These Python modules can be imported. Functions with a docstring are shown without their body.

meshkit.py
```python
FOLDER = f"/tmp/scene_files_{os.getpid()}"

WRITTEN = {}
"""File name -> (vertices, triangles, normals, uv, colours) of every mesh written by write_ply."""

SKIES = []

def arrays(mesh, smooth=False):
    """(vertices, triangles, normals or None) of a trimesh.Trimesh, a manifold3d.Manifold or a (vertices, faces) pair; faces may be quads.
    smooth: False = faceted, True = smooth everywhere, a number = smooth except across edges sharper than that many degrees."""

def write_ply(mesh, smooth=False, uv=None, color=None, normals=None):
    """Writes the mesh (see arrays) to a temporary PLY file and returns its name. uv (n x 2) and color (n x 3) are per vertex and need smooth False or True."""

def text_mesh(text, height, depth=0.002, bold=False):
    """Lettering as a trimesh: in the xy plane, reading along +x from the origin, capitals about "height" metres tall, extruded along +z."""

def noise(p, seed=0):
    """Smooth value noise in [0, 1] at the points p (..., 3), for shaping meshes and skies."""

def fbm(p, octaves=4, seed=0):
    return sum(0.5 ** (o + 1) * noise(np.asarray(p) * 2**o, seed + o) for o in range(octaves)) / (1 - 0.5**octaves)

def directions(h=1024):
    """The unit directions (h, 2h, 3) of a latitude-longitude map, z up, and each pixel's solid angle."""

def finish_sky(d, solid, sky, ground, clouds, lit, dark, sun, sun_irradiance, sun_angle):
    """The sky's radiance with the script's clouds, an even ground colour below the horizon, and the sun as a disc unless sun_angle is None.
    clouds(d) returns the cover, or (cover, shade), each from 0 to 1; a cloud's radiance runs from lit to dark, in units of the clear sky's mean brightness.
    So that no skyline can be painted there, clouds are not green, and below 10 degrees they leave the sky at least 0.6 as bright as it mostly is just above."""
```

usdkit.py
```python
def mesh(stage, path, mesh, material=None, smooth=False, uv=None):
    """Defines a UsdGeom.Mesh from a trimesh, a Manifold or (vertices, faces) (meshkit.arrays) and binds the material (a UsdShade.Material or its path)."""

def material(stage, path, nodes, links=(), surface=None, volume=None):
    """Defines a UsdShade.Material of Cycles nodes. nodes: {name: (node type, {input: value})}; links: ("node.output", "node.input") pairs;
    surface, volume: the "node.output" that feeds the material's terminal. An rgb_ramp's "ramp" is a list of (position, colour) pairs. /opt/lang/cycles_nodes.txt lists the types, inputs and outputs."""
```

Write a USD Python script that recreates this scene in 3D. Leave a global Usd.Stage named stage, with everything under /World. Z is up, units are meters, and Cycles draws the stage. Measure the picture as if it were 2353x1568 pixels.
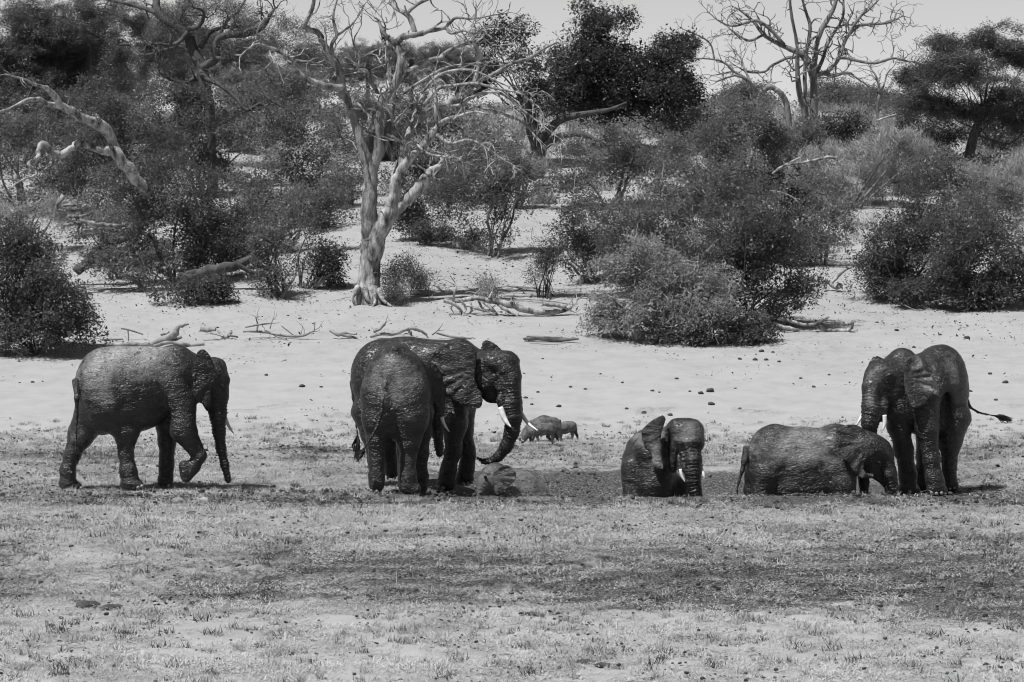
import math, numpy as np, usdkit, meshkit
from pxr import Usd, UsdGeom, UsdLux, UsdShade, Gf, Sdf, Vt

stage = Usd.Stage.CreateInMemory()
UsdGeom.Xform.Define(stage, '/World')
UsdGeom.Scope.Define(stage, '/World/Looks')
F, HZ, CAM_H = 2704.0, 250.0, 4.6           # focal length and horizon in picture pixels, eye height

# ---------------------------------------------------------------- camera, sky, sun, exposure
cam = UsdGeom.Camera.Define(stage, '/World/camera')
cam.CreateHorizontalApertureAttr(36.0)
cam.CreateVerticalApertureAttr(36.0 * 682 / 1024)
cam.CreateFocalLengthAttr(36.0 * F / 1024)
cam.CreateVerticalApertureOffsetAttr(-(341 - HZ) * 36.0 / 1024)
cam.CreateFStopAttr(5.6)
cam.CreateFocusDistanceAttr(54.0)
cam.CreateClippingRangeAttr(Gf.Vec2f(0.5, 20000))
cam.CreateExposureAttr(0.55)
cam.AddTranslateOp().Set(Gf.Vec3d(0, 0, CAM_H))
cam.AddRotateXOp().Set(90.0)

SUN = np.array([-0.36, -0.28, 0.88]); SUN /= np.linalg.norm(SUN)
sun = UsdLux.DistantLight.Define(stage, '/World/sunlight')
sun.CreateIntensityAttr(1.25); sun.CreateAngleAttr(0.5); sun.CreateNormalizeAttr(True)
sun.CreateColorAttr(Gf.Vec3f(1, 1, 1))
q = Gf.Rotation(Gf.Vec3d(0, 0, 1), Gf.Vec3d(*map(float, SUN))).GetQuat()
sun.AddOrientOp(UsdGeom.XformOp.PrecisionDouble).Set(q)
sky = UsdLux.DomeLight.Define(stage, '/World/sky')
sky_mat = usdkit.material(stage, '/World/Looks/sky_air', {
    's': ('sky_texture', {'sky_type': 'single_scattering', 'sun_disc': False, 'sun_elevation': math.asin(SUN[2]), 'sun_rotation': math.atan2(SUN[0], SUN[1]), 'aerosol_density': 0.3}),
    'g': ('rgb_to_bw', {}), 'b': ('background_shader', {'strength': 0.073})},
    [('s.color', 'g.color'), ('g.val', 'b.color')], surface='b.background')
UsdShade.MaterialBindingAPI.Apply(sky.GetPrim()).Bind(sky_mat)
sky.GetPrim().SetCustomDataByKey('kind', 'structure')

# ---------------------------------------------------------------- helpers
used = {}
def numbered(parent, name):
    k = (parent, name); n = used.get(k, -1) + 1; used[k] = n
    return f'{parent}/{name}' + (f'_{n:03d}' if n else '')
def tag(prim, label=None, cat=None, group=None, kind=None):
    for k, v in (('label', label), ('category', cat), ('group', group), ('kind', kind)):
        if v: prim.SetCustomDataByKey(k, v)
def thing(name, label, cat, loc, group=None):
    x = UsdGeom.Xform.Define(stage, numbered('/World', name))
    x.AddTranslateOp().Set(Gf.Vec3d(*map(float, loc)))
    tag(x.GetPrim(), label, cat, group)
    x.GetPrim().SetCustomDataByKey('_o', 0); x.GetPrim().ClearCustomDataByKey('_o')
    ORIGIN[str(x.GetPath())] = np.array(loc, float)
    return x
ORIGIN = {}
def origin_of(path):
    for k in (path, path.rsplit('/', 1)[0]):
        if k in ORIGIN: return ORIGIN[k]
    return np.zeros(3)
def obj(name, vf, mat, parent=None, smooth=False, kind=None, prim=None, label=None):
    """One mesh; vf in world coordinates, moved into its thing's frame."""
    pp = str(parent.GetPath()) if parent else '/World'
    v, f = np.asarray(vf[0], float) - origin_of(pp), np.asarray(vf[1])
    m = usdkit.mesh(stage, numbered(pp, name), (v, f), mat, smooth=smooth)
    for k, a in (prim or {}).items():
        a = np.asarray(a, np.float32)
        pv = UsdGeom.PrimvarsAPI(m).CreatePrimvar(k, Sdf.ValueTypeNames.FloatArray, 'vertex')
        pv.Set(Vt.FloatArray.FromNumpy(a))
    tag(m.GetPrim(), label=label, kind=kind)
    return m
def join(parts):
    vs, fs, n = [], [], 0
    for v, f in parts:
        f = np.asarray(f)
        if f.shape[1] == 4: f = np.vstack([f[:, [0, 1, 2]], f[:, [0, 2, 3]]])
        vs.append(v); fs.append(f + n); n += len(v)
    return np.vstack(vs), np.vstack(fs)
def at(px, py, d):
    """The point at distance d that the picture shows at pixel (px, py)."""
    return np.array([(px - 512) * d / F, d, CAM_H - (py - HZ) * d / F])
def sstep(a, b, x):
    t = np.clip((np.asarray(x, float) - a) / (b - a), 0, 1); return t * t * (3 - 2 * t)
def gauss(x, s): return np.exp(-(x / s) ** 2)
def n2(x, y, s, seed=0, o=3):
    x = np.asarray(x, float)
    return meshkit.fbm(np.stack([x * s, np.asarray(y, float) * s, np.full(x.shape, 3.7)], -1), o, seed) - 0.5

# ---------------------------------------------------------------- terrain
PIT_X0, PIT_X1 = -1.2, 7.5
def ground_z(x, y):
    x, y = np.asarray(x, float), np.asarray(y, float)
    z = 0.145 * 0.5 * ((y - 67.4 - n2(x, y * 0, 0.16, 3) * 2.5) + np.sqrt((y - 67.4 - n2(x, y * 0, 0.16, 3) * 2.5) ** 2 + 1.2))           # hillside
    z = z - 0.145 * 0.5 * ((y - 158) + np.sqrt((y - 158) ** 2 + 40))       # levels off at the top
    hill = sstep(70, 90, y)
    z = z + hill * (n2(x, y, 0.16, 5) * 0.9 + n2(x, y, 0.6, 6) * 0.22)
    # near terrace below an eroded bank
    edge = 38.6 + n2(x, x * 0, 0.5, 9) * 1.6 - 1.7 * sstep(3.5, 8, x)
    z = z - 0.5 * (1 - sstep(0.0, 4.0, y - edge)) + 0.10 * gauss(y - edge - 2.6, 1.1) * (0.5 + n2(x, y, 1.2, 8))
    # dug wallow and its rim
    side = sstep(PIT_X0 - 0.8, PIT_X0 + 2.4, x) * (1 - sstep(PIT_X1 - 1.0, PIT_X1 + 0.8, x))
    deep = 1.15 * side
    rimy = 50.45 + n2(x, x * 0, 0.9, 12) * 0.3
    back = n2(x, x * 0, 0.55, 14) * 2.2
    prof = sstep(0.0, 0.45, y - rimy) * (1 - sstep(53.4, 57.4, y + back))
    z = z - deep * prof * (1 + n2(x, y, 1.1, 15) * 0.5) + prof * side * (n2(x, y, 2.2, 16) * 0.22 + n2(x, y, 6.0, 17, 2) * 0.10)
    z = z - 0.16 * sstep(6.3, 7.4, x) * (1 - sstep(9.5, 12, x)) * sstep(50.6, 51.8, y) * (1 - sstep(55, 58, y)) * (1 - side)
    z = z - 0.12 * sstep(-6, -3.2, x) * (1 - side) * (x < 3) * sstep(51.3, 52.2, y) * (1 - sstep(54, 57, y))
    z = z + 0.05 * gauss(y - rimy + 0.5, 0.7) * (0.6 + n2(x, y, 1.5, 13) * 1.6) * sstep(-11, -8, x)
    rough = sstep(66, 60, y) * sstep(10, 14, y)
    z = z + rough * (n2(x, y, 0.7, 20) * 0.10 + n2(x, y, 2.6, 21) * 0.085 + n2(x, y, 6.5, 22, 2) * 0.04)
    z = z + 0.22 * gauss(x + 4.6, 0.9) * gauss(y - 69.2, 1.0) * (0.6 + n2(x, y, 2.5, 23))
    return z
def hit(px, py, d0=26.0, d1=400.0):
    d = np.linspace(d0, d1, 3000)
    p = at(px, py, d)
    below = p[2] < ground_z(p[0], d)
    k = int(np.argmax(below)) if below.any() else len(d) - 1
    lo, hi = d[max(k - 1, 0)], d[k]
    for _ in range(12):
        m = (lo + hi) / 2; p = at(px, py, m)
        if p[2] < float(ground_z(p[0], m)): hi = m
        else: lo = m
    p = at(px, py, hi); p[2] = float(ground_z(p[0], hi))
    return p
def ov(x, y): return x / 2.29785, y / 2.29785       # pixels of the 2353-wide overview

# ---------------------------------------------------------------- materials
L = '/World/Looks/'
def G(v): return (v, v, v)
def noisy(name, lo, hi, scale=6.0, rough=0.85, bump=0.5, bscale=None, dist=0.03, stretch=(1, 1, 1), spec=0.3, detail=6.0, a=0.35, b=0.7):
    return usdkit.material(stage, L + name, {
        'c': ('texture_coordinate', {}), 'm': ('mapping', {'scale': stretch}),
        'n': ('noise_texture', {'scale': scale, 'detail': detail, 'roughness': 0.65}),
        'r': ('rgb_ramp', {'ramp': [(a, G(lo)), (b, G(hi))]}),
        'n2': ('noise_texture', {'scale': bscale or scale * 3, 'detail': 5.0, 'roughness': 0.65}),
        'bu': ('bump', {'strength': bump, 'distance': dist, 'use_object_space': True}),
        'p': ('principled_bsdf', {'roughness': rough, 'specular_ior_level': spec})},
        [('c.object', 'm.vector'), ('m.vector', 'n.vector'), ('m.vector', 'n2.vector'), ('n.fac', 'r.fac'), ('r.color', 'p.base_color'), ('n2.fac', 'bu.height'), ('bu.normal', 'p.normal')], surface='p.BSDF')

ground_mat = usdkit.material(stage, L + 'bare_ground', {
    'g': ('geometry', {}), 'a': ('attribute', {'attribute': 'soil'}), 'h': ('attribute', {'attribute': 'grit_shade'}),
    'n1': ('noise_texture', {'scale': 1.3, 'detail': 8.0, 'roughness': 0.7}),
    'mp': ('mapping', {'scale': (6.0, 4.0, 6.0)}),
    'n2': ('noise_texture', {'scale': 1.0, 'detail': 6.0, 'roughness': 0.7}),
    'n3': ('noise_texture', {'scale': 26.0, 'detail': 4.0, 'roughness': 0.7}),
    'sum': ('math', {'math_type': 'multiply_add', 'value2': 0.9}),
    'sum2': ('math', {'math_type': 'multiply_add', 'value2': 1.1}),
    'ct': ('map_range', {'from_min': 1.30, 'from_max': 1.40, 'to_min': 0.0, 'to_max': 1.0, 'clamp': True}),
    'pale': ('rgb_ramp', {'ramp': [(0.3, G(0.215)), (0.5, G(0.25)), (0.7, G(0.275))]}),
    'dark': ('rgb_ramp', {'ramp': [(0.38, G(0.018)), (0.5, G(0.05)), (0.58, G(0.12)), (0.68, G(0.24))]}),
    'mx': ('mix_color', {}), 'sk': ('mix_color', {'blend_type': 'multiply'}), 'sr': ('rgb_ramp', {'ramp': [(0.36, G(0.45)), (0.46, G(0.95)), (0.55, G(1.0))]}), 'sg': ('math', {'math_type': 'multiply', 'value2': 1.0}),  # sk darkens the pale ground: debris, and small straw shadows painted in
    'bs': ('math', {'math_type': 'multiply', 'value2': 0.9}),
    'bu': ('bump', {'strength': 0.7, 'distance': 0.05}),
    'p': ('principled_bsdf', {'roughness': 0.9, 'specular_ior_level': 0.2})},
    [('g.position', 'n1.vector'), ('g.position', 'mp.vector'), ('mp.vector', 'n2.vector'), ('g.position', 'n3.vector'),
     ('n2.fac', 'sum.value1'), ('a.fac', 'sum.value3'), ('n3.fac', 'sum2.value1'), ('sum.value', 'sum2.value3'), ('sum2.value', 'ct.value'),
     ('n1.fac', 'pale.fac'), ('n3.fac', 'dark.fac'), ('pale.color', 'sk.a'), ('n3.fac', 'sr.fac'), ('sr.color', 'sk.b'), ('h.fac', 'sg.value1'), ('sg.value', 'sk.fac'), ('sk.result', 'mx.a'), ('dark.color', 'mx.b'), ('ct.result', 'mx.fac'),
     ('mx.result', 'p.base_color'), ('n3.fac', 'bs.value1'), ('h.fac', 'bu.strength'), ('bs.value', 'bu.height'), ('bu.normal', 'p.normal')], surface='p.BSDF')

def skin(name, wet, dry, amount, spots=0.5, rough_wet=0.38):
    """Elephant hide: dark wet mud with drier patches, sunlit areas painted paler, fine cracks across the limbs, rings on the trunk."""
    return usdkit.material(stage, L + name, {
        'c': ('geometry', {}), 'ring': ('attribute', {'attribute': 'ring'}), 'back': ('attribute', {'attribute': 'drymud_sunlit'}),
        'm': ('mapping', {'scale': (7.0, 7.0, 16.0), 'rotation': (0.0, 0.3, 0.0)}),
        'va': ('noise_texture', {'scale': 1.0, 'detail': 2.5, 'roughness': 0.55, 'distortion': 0.5}),
        'vs': ('math', {'math_type': 'subtract', 'value2': 0.5}), 'vb': ('math', {'math_type': 'absolute'}),
        'mb': ('mapping', {'scale': (13.0, 13.0, 8.0), 'rotation': (0.0, -0.5, 0.0)}),
        'vc': ('noise_texture', {'scale': 1.0, 'detail': 2.0, 'roughness': 0.5, 'distortion': 0.4}),
        'vd': ('math', {'math_type': 'subtract', 'value2': 0.5}), 've': ('math', {'math_type': 'absolute'}), 'vf': ('math', {'math_type': 'multiply', 'value2': 1.7}),
        'vm': ('math', {'math_type': 'minimum'}),
        'vr': ('map_range', {'from_min': 0.0, 'from_max': 0.075, 'to_min': 0.0, 'to_max': 1.0, 'clamp': True}),
        'm2': ('mapping', {'scale': (20.0, 20.0, 38.0)}),
        'nf': ('noise_texture', {'scale': 1.0, 'detail': 4.0, 'roughness': 0.6, 'distortion': 0.6}),
        'h1': ('math', {'math_type': 'multiply_add', 'value2': 0.5}),
        'rs': ('math', {'math_type': 'sine'}), 'rm': ('math', {'math_type': 'multiply', 'value2': 1.0}),
        'bu': ('bump', {'strength': 0.9, 'distance': 0.009}),
        'np': ('noise_texture', {'scale': 1.9, 'detail': 7.0, 'roughness': 0.68}),
        'ad': ('math', {'math_type': 'add'}),
        'pr': ('map_range', {'from_min': 0.92 - amount, 'from_max': 1.42 - amount, 'to_min': 0.0, 'to_max': 1.0, 'clamp': True}),
        'sp': ('noise_texture', {'scale': 13.0, 'detail': 3.0}),
        'sr': ('map_range', {'from_min': 0.60, 'from_max': 0.68, 'to_min': 1.0, 'to_max': 1.0 - spots, 'clamp': True}),
        'df': ('math', {'math_type': 'multiply'}),
        'mx': ('mix_color', {'a': G(wet), 'b': G(dry)}), 'ck': ('mix_color', {'blend_type': 'multiply', 'fac': 0.75}), 'cr': ('rgb_ramp', {'ramp': [(0.0, G(0.25)), (0.35, G(1.0))]}),
        'rr': ('map_range', {'from_min': 0.0, 'from_max': 1.0, 'to_min': rough_wet, 'to_max': 0.75}),
        'p': ('principled_bsdf', {'specular_ior_level': 0.45})},
        [('c.position', 'm.vector'), ('m.vector', 'va.vector'), ('va.fac', 'vs.value1'), ('vs.value', 'vb.value1'), ('c.position', 'mb.vector'), ('mb.vector', 'vc.vector'), ('vc.fac', 'vd.value1'), ('vd.value', 've.value1'), ('ve.value', 'vf.value1'),
         ('vb.value', 'vm.value1'), ('vf.value', 'vm.value2'), ('vm.value', 'vr.value'), ('c.position', 'm2.vector'), ('m2.vector', 'nf.vector'), ('nf.fac', 'h1.value1'), ('vr.result', 'h1.value3'),
         ('h1.value', 'bu.height'), ('c.position', 'np.vector'), ('np.fac', 'ad.value1'), ('back.fac', 'ad.value2'), ('ad.value', 'pr.value'),
         ('c.position', 'sp.vector'), ('sp.fac', 'sr.value'), ('pr.result', 'df.value1'), ('sr.result', 'df.value2'), ('df.value', 'mx.fac'), ('mx.result', 'ck.a'), ('vr.result', 'cr.fac'), ('cr.color', 'ck.b'), ('ck.result', 'p.base_color'),
         ('df.value', 'rr.value'), ('rr.result', 'p.roughness'), ('bu.normal', 'p.normal')], surface='p.BSDF')
hide_dusty = skin('hide_dusty', 0.015, 0.34, 0.30, 0.8)
hide_mid = skin('hide_mid', 0.015, 0.31, 0.26, 0.75)
hide_wet = skin('hide_wet', 0.011, 0.18, 0.20, 0.5, 0.36)
hide_mud = skin('hide_mudcaked', 0.03, 0.24, 0.46, 0.8)
hog_mat = noisy('warthog_hide', 0.03, 0.13, 9.0, 0.8, 0.5)
tusk_mat = noisy('ivory', 0.45, 0.62, 8.0, 0.4, 0.1)
hair_mat = noisy('black_hair', 0.010, 0.02, 20.0, 0.5, 0.2)
nail_mat = noisy('toenail', 0.12, 0.25, 20.0, 0.5, 0.2)
eye_mat = usdkit.material(stage, L + 'eye', {'p': ('principled_bsdf', {'base_color': G(0.01), 'roughness': 0.08})}, surface='p.BSDF')
bark_pale = noisy('bare_pale_wood', 0.04, 0.34, 4.5, 0.8, 1.0, 12.0, 0.06, (1, 1, 0.3), a=0.36, b=0.60)
bark_grey = noisy('grey_bark', 0.06, 0.22, 3.0, 0.85, 0.8, 9.0, 0.04, (1, 1, 0.4))
bark_dark = noisy('dark_bark', 0.025, 0.085, 3.0, 0.9, 0.8, 9.0, 0.05, (1, 1, 0.4))
bark_mixed = noisy('weathered_limb_bark', 0.05, 0.26, 4.5, 0.85, 1.0, 12.0, 0.06, (1, 1, 0.3), a=0.38, b=0.62)
drift_mat = noisy('driftwood', 0.07, 0.30, 3.5, 0.85, 0.8, 12.0, 0.03, (1, 1, 1), a=0.3, b=0.7)
clod_mat = noisy('dark_clod', 0.022, 0.07, 9.0, 0.9, 0.8)
stone_mat = noisy('pale_dung', 0.06, 0.30, 9.0, 0.9, 0.8, a=0.3, b=0.6)
def leaf(name, lo, hi, rough=0.4, trans=0.25, spec=0.5):
    return usdkit.material(stage, L + name, {
        'g': ('geometry', {}), 'r': ('rgb_ramp', {'ramp': [(0.0, G(lo)), (1.0, G(hi))]}),
        'p': ('principled_bsdf', {'roughness': rough, 'specular_ior_level': spec}), 't': ('translucent_bsdf', {}), 'm': ('mix_closure', {'fac': trans})},
        [('g.random_per_island', 'r.fac'), ('r.color', 'p.base_color'), ('r.color', 't.color'), ('p.BSDF', 'm.closure1'), ('t.BSDF', 'm.closure2')], surface='m.closure')
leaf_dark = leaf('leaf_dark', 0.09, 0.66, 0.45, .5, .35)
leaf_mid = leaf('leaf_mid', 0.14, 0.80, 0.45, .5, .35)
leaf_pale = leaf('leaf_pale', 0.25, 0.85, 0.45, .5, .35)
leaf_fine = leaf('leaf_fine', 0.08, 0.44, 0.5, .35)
leaf_darkest = leaf('leaf_deep', 0.05, 0.34, 0.45, .35)  # darkest leaf tone, for dense dark crowns
straw = leaf('straw', 0.34, 0.66, 0.7, 0.0, 0.3)
straw_dull = leaf('straw_dull', 0.20, 0.54, 0.7, 0.0, 0.3)
twig_pale = leaf('twig_pale', 0.32, 0.6, 0.7, 0.0, 0.3)
twig_dark = leaf('twig_dark', 0.05, 0.12, 0.7, 0.0, 0.3)
litter_mat = leaf('litter', 0.04, 0.16, 0.8, 0.1, 0.2)

# ---------------------------------------------------------------- ground sheet
def build_ground():
    ys = [8.0]
    while ys[-1] < 6000:
        y = ys[-1]
        ys.append(y + (1.2 if y < 28 else 0.13 if y < 44 else 0.15 if y < 49.5 else 0.085 if y < 54 else 0.16 if y < 66 else 0.5 if y < 100 else 1.6 if y < 170 else y * 0.12))
    ys = np.array(ys)
    u = np.concatenate([-np.geomspace(12, 1.0, 26)[:-1], np.linspace(-1, 1, 230), np.geomspace(1.0, 12, 26)[1:]])
    X = u[None, :] * (1.6 + 0.2 * ys[:, None]); Y = np.broadcast_to(ys[:, None], X.shape)
    Z = ground_z(X, Y)
    n, m = X.shape
    i = np.arange(n * m).reshape(n, m)
    f = np.stack([i[:-1, :-1], i[:-1, 1:], i[1:, 1:], i[1:, :-1]], -1).reshape(-1, 4)
    v = np.stack([X, Y, Z], -1).reshape(-1, 3)
    return v, f, X.ravel(), Y.ravel()
def soil_of(x, y):
    """How much bare dark soil shows (0 pale sand or straw, 1 trampled mud)."""
    px = 512 + x * F / y
    a = n2(x, y, 0.33, 31, 4); b = n2(x * 0.5, y, 0.9, 33, 3)
    s = 0.06 + 0.30 * n2(x, y, 0.45, 35, 3) + 0.10 * sstep(74, 80, y)                     # sand with a little debris
    s = np.where((y > 66) & (y < 75), s - 0.25 * sstep(66, 68, y) * sstep(75, 73, y), s)   # swept clean strip
    flat = 0.26 + 0.85 * a + 0.5 * b
    yw = y + 9.0 * n2(x, y * 0.6, 0.28, 37, 3) + 4 * b
    s = s * sstep(60, 69, yw) + flat * (1 - sstep(60, 69, yw))
    s = s + sstep(66, 62, y) * sstep(57, 61, y) * 0.32 * (a + 0.30) * 2 * np.where(px < 130, 1.5, np.where(px > 800, 1.1, 0.5))
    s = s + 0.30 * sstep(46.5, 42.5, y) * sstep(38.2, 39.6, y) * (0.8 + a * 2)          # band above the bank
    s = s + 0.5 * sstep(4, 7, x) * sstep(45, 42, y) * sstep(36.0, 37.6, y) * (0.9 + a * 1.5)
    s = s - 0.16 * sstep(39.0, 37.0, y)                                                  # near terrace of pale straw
    rim = gauss(y - 49.75, 1.15) * (0.45 + 0.75 * sstep(-9.5, -5.0, x))
    s = s + rim
    pit = sstep(PIT_X0 - 2.4, PIT_X0 + 0.4, x) * (1 - sstep(PIT_X1 + 0.4, PIT_X1 + 5.0, x) * 0.65) * sstep(50.0, 50.5, y) * (1 - sstep(56.4, 58.0, y + n2(x, x * 0, 0.55, 14) * 2.2 + n2(x, y, 1.6, 18)))
    s = np.maximum(s, pit * 0.62)
    s = s + 0.6 * sstep(-6.2, -4.5, x) * (x < -0.5) * sstep(50.0, 50.6, y) * (1 - sstep(52.5, 53.6, y))
    s = s + 0.9 * gauss(x + 4.6, 1.1) * gauss(y - 62.5, 0.9)
    return np.clip(s, 0, 1)
gv, gf, gx, gy = build_ground()
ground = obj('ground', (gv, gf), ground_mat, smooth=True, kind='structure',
             prim={'soil': soil_of(gx, gy) * (gy < 400), 'grit_shade': np.clip(0.15 + 0.85 * soil_of(gx, gy) + 0.25 * (gy < 64) * (gy > 39), 0, 1)})
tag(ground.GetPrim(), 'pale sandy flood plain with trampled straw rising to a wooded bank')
# ---------------------------------------------------------------- animals: one continuous surface from blended volumes
def sd_poly(px, py, poly):
    """Signed distance (negative inside) of points to a closed 2D outline."""
    poly = np.asarray(poly, float); n = len(poly)
    d = np.full(px.shape, 1e18); s = np.ones(px.shape)
    for i in range(n):
        a, b = poly[i], poly[i - 1]
        e = b - a; wx, wy = px - a[0], py - a[1]
        t = np.clip((wx * e[0] + wy * e[1]) / (e @ e), 0, 1)
        d = np.minimum(d, (wx - e[0] * t) ** 2 + (wy - e[1] * t) ** 2)
        c1, c2, c3 = py >= a[1], py < b[1], e[0] * wy > e[1] * wx
        s = np.where((c1 & c2 & c3) | (~c1 & ~c2 & ~c3), -s, s)
    return s * np.sqrt(d)
def smooth_closed(pts, n=6):
    p = np.asarray(pts, float); out = []
    for i in range(len(p)):
        a, b, c, d = p[i - 1], p[i], p[(i + 1) % len(p)], p[(i + 2) % len(p)]
        for t in np.linspace(0, 1, n, endpoint=False):
            out.append(0.5 * (2 * b + (c - a) * t + (2 * a - 5 * b + 4 * c - d) * t * t + (3 * b - a - 3 * c + d) * t ** 3))
    return np.array(out)
class Body:
    def __init__(s, cell): s.cell, s.prims, s.cuts = cell, [], []
    def cone(s, a, b, ra, rb, k): s.prims.append(('cone', np.array(a), np.array(b), ra, rb, k))
    def ell(s, c, r, k, yaw=0.0, pitch=0.0):
        cy, sy, cp, sp = math.cos(yaw), math.sin(yaw), math.cos(pitch), math.sin(pitch)
        R = np.array([[cy, -sy, 0], [sy, cy, 0], [0, 0, 1]]) @ np.array([[cp, 0, -sp], [0, 1, 0], [sp, 0, cp]])
        s.prims.append(('ell', np.array(c), np.array(r, float), R, k))
    def sheet(s, outline, depth, t, k, root, folds=0.02, nf=15, slope=1.0, seed=0):
        """A thin flap: outline in the xz plane, depth(x, z) its y, folds fanning out from root."""
        s.prims.append(('sheet', smooth_closed(outline), depth, t, k, np.array(root), folds, nf, slope, seed))
    def dist(s, pr, X, Y, Z):
        if pr[0] == 'cone':
            _, a, b, ra, rb, k = pr; e = b - a; L2 = max(e @ e, 1e-9)
            t = np.clip(((X - a[0]) * e[0] + (Y - a[1]) * e[1] + (Z - a[2]) * e[2]) / L2, 0, 1)
            return np.sqrt((X - a[0] - e[0] * t) ** 2 + (Y - a[1] - e[1] * t) ** 2 + (Z - a[2] - e[2] * t) ** 2) - (ra + (rb - ra) * t)
        if pr[0] == 'ell':
            _, c, r, R, k = pr
            q = [(X - c[0]) * R[0, i] + (Y - c[1]) * R[1, i] + (Z - c[2]) * R[2, i] for i in range(3)]
            k0 = np.sqrt(sum((q[i] / r[i]) ** 2 for i in range(3))); k1 = np.sqrt(sum((q[i] / r[i] ** 2) ** 2 for i in range(3)))
            return k0 * (k0 - 1) / np.maximum(k1, 1e-6)
        _, poly, depth, t, k, root, folds, nf, slope, seed = pr
        x2, z2 = X[:, :1, :], Z[:, :1, :]
        sd = sd_poly(x2, z2, poly)
        rad = np.hypot(x2 - root[0], z2 - root[1]); ang = np.arctan2(z2 - root[1], x2 - root[0])
        big = np.max(np.hypot(poly[:, 0] - root[0], poly[:, 1] - root[1]))
        w = depth(x2, z2) + folds * (np.sin(ang * nf + 2.2 * np.sin(ang * 3.1 + seed) + 3 * n2(x2, z2, 3.0, seed)) * np.clip(rad / big, 0, 1) ** 1.3)
        th = t * (0.55 + 0.6 * np.clip(-sd / 0.25, 0, 1))
        a, b = np.abs(Y - w) / slope - th, sd + 0.0 * Y
        return np.where((a > -0.02) & (b > -0.02), np.hypot(np.maximum(a + 0.02, 0), np.maximum(b + 0.02, 0)) - 0.02, np.maximum(a, b))
    def bounds(s, pr):
        if pr[0] == 'cone':
            r = max(pr[3], pr[4]); return np.minimum(pr[1], pr[2]) - r, np.maximum(pr[1], pr[2]) + r
        if pr[0] == 'ell':
            r = pr[2].max(); return pr[1] - r, pr[1] + r
        p = pr[1]; gx, gz = np.meshgrid(np.linspace(p[:, 0].min(), p[:, 0].max(), 9), np.linspace(p[:, 1].min(), p[:, 1].max(), 9))
        w = pr[2](gx, gz); e = pr[3] + pr[6]
        return np.array([p[:, 0].min(), w.min() - e, p[:, 1].min()]), np.array([p[:, 0].max(), w.max() + e, p[:, 1].max()])
    def mesh(s):
        pad = 3 * s.cell
        bs = [s.bounds(p) for p in s.prims]
        lo = np.min([b[0] for b in bs], 0) - pad; hi = np.max([b[1] for b in bs], 0) + pad
        n = np.ceil((hi - lo) / s.cell).astype(int) + 1
        ax = [(lo[i] + s.cell * np.arange(n[i])).astype(np.float32) for i in range(3)]
        f = np.full(n, 0.3, np.float32)
        for pr, (a, b) in zip(s.prims, bs):
            k = pr[5] if pr[0] == 'cone' else pr[4]
            m = k + 2 * s.cell
            i0 = np.clip(np.floor((a - m - lo) / s.cell).astype(int), 0, n - 1); i1 = np.clip(np.ceil((b + m - lo) / s.cell).astype(int) + 1, 1, n)
            sl = tuple(slice(i0[i], i1[i]) for i in range(3))
            X, Y, Z = np.meshgrid(*[ax[i][sl[i]] for i in range(3)], indexing='ij')
            d, g = s.dist(pr, X, Y, Z).astype(np.float32), f[sl]
            if k > 0:
                h = np.maximum(k - np.abs(d - g), 0) / k
                f[sl] = np.minimum(d, g) - h * h * k * 0.25
            else: f[sl] = np.minimum(d, g)
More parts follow.
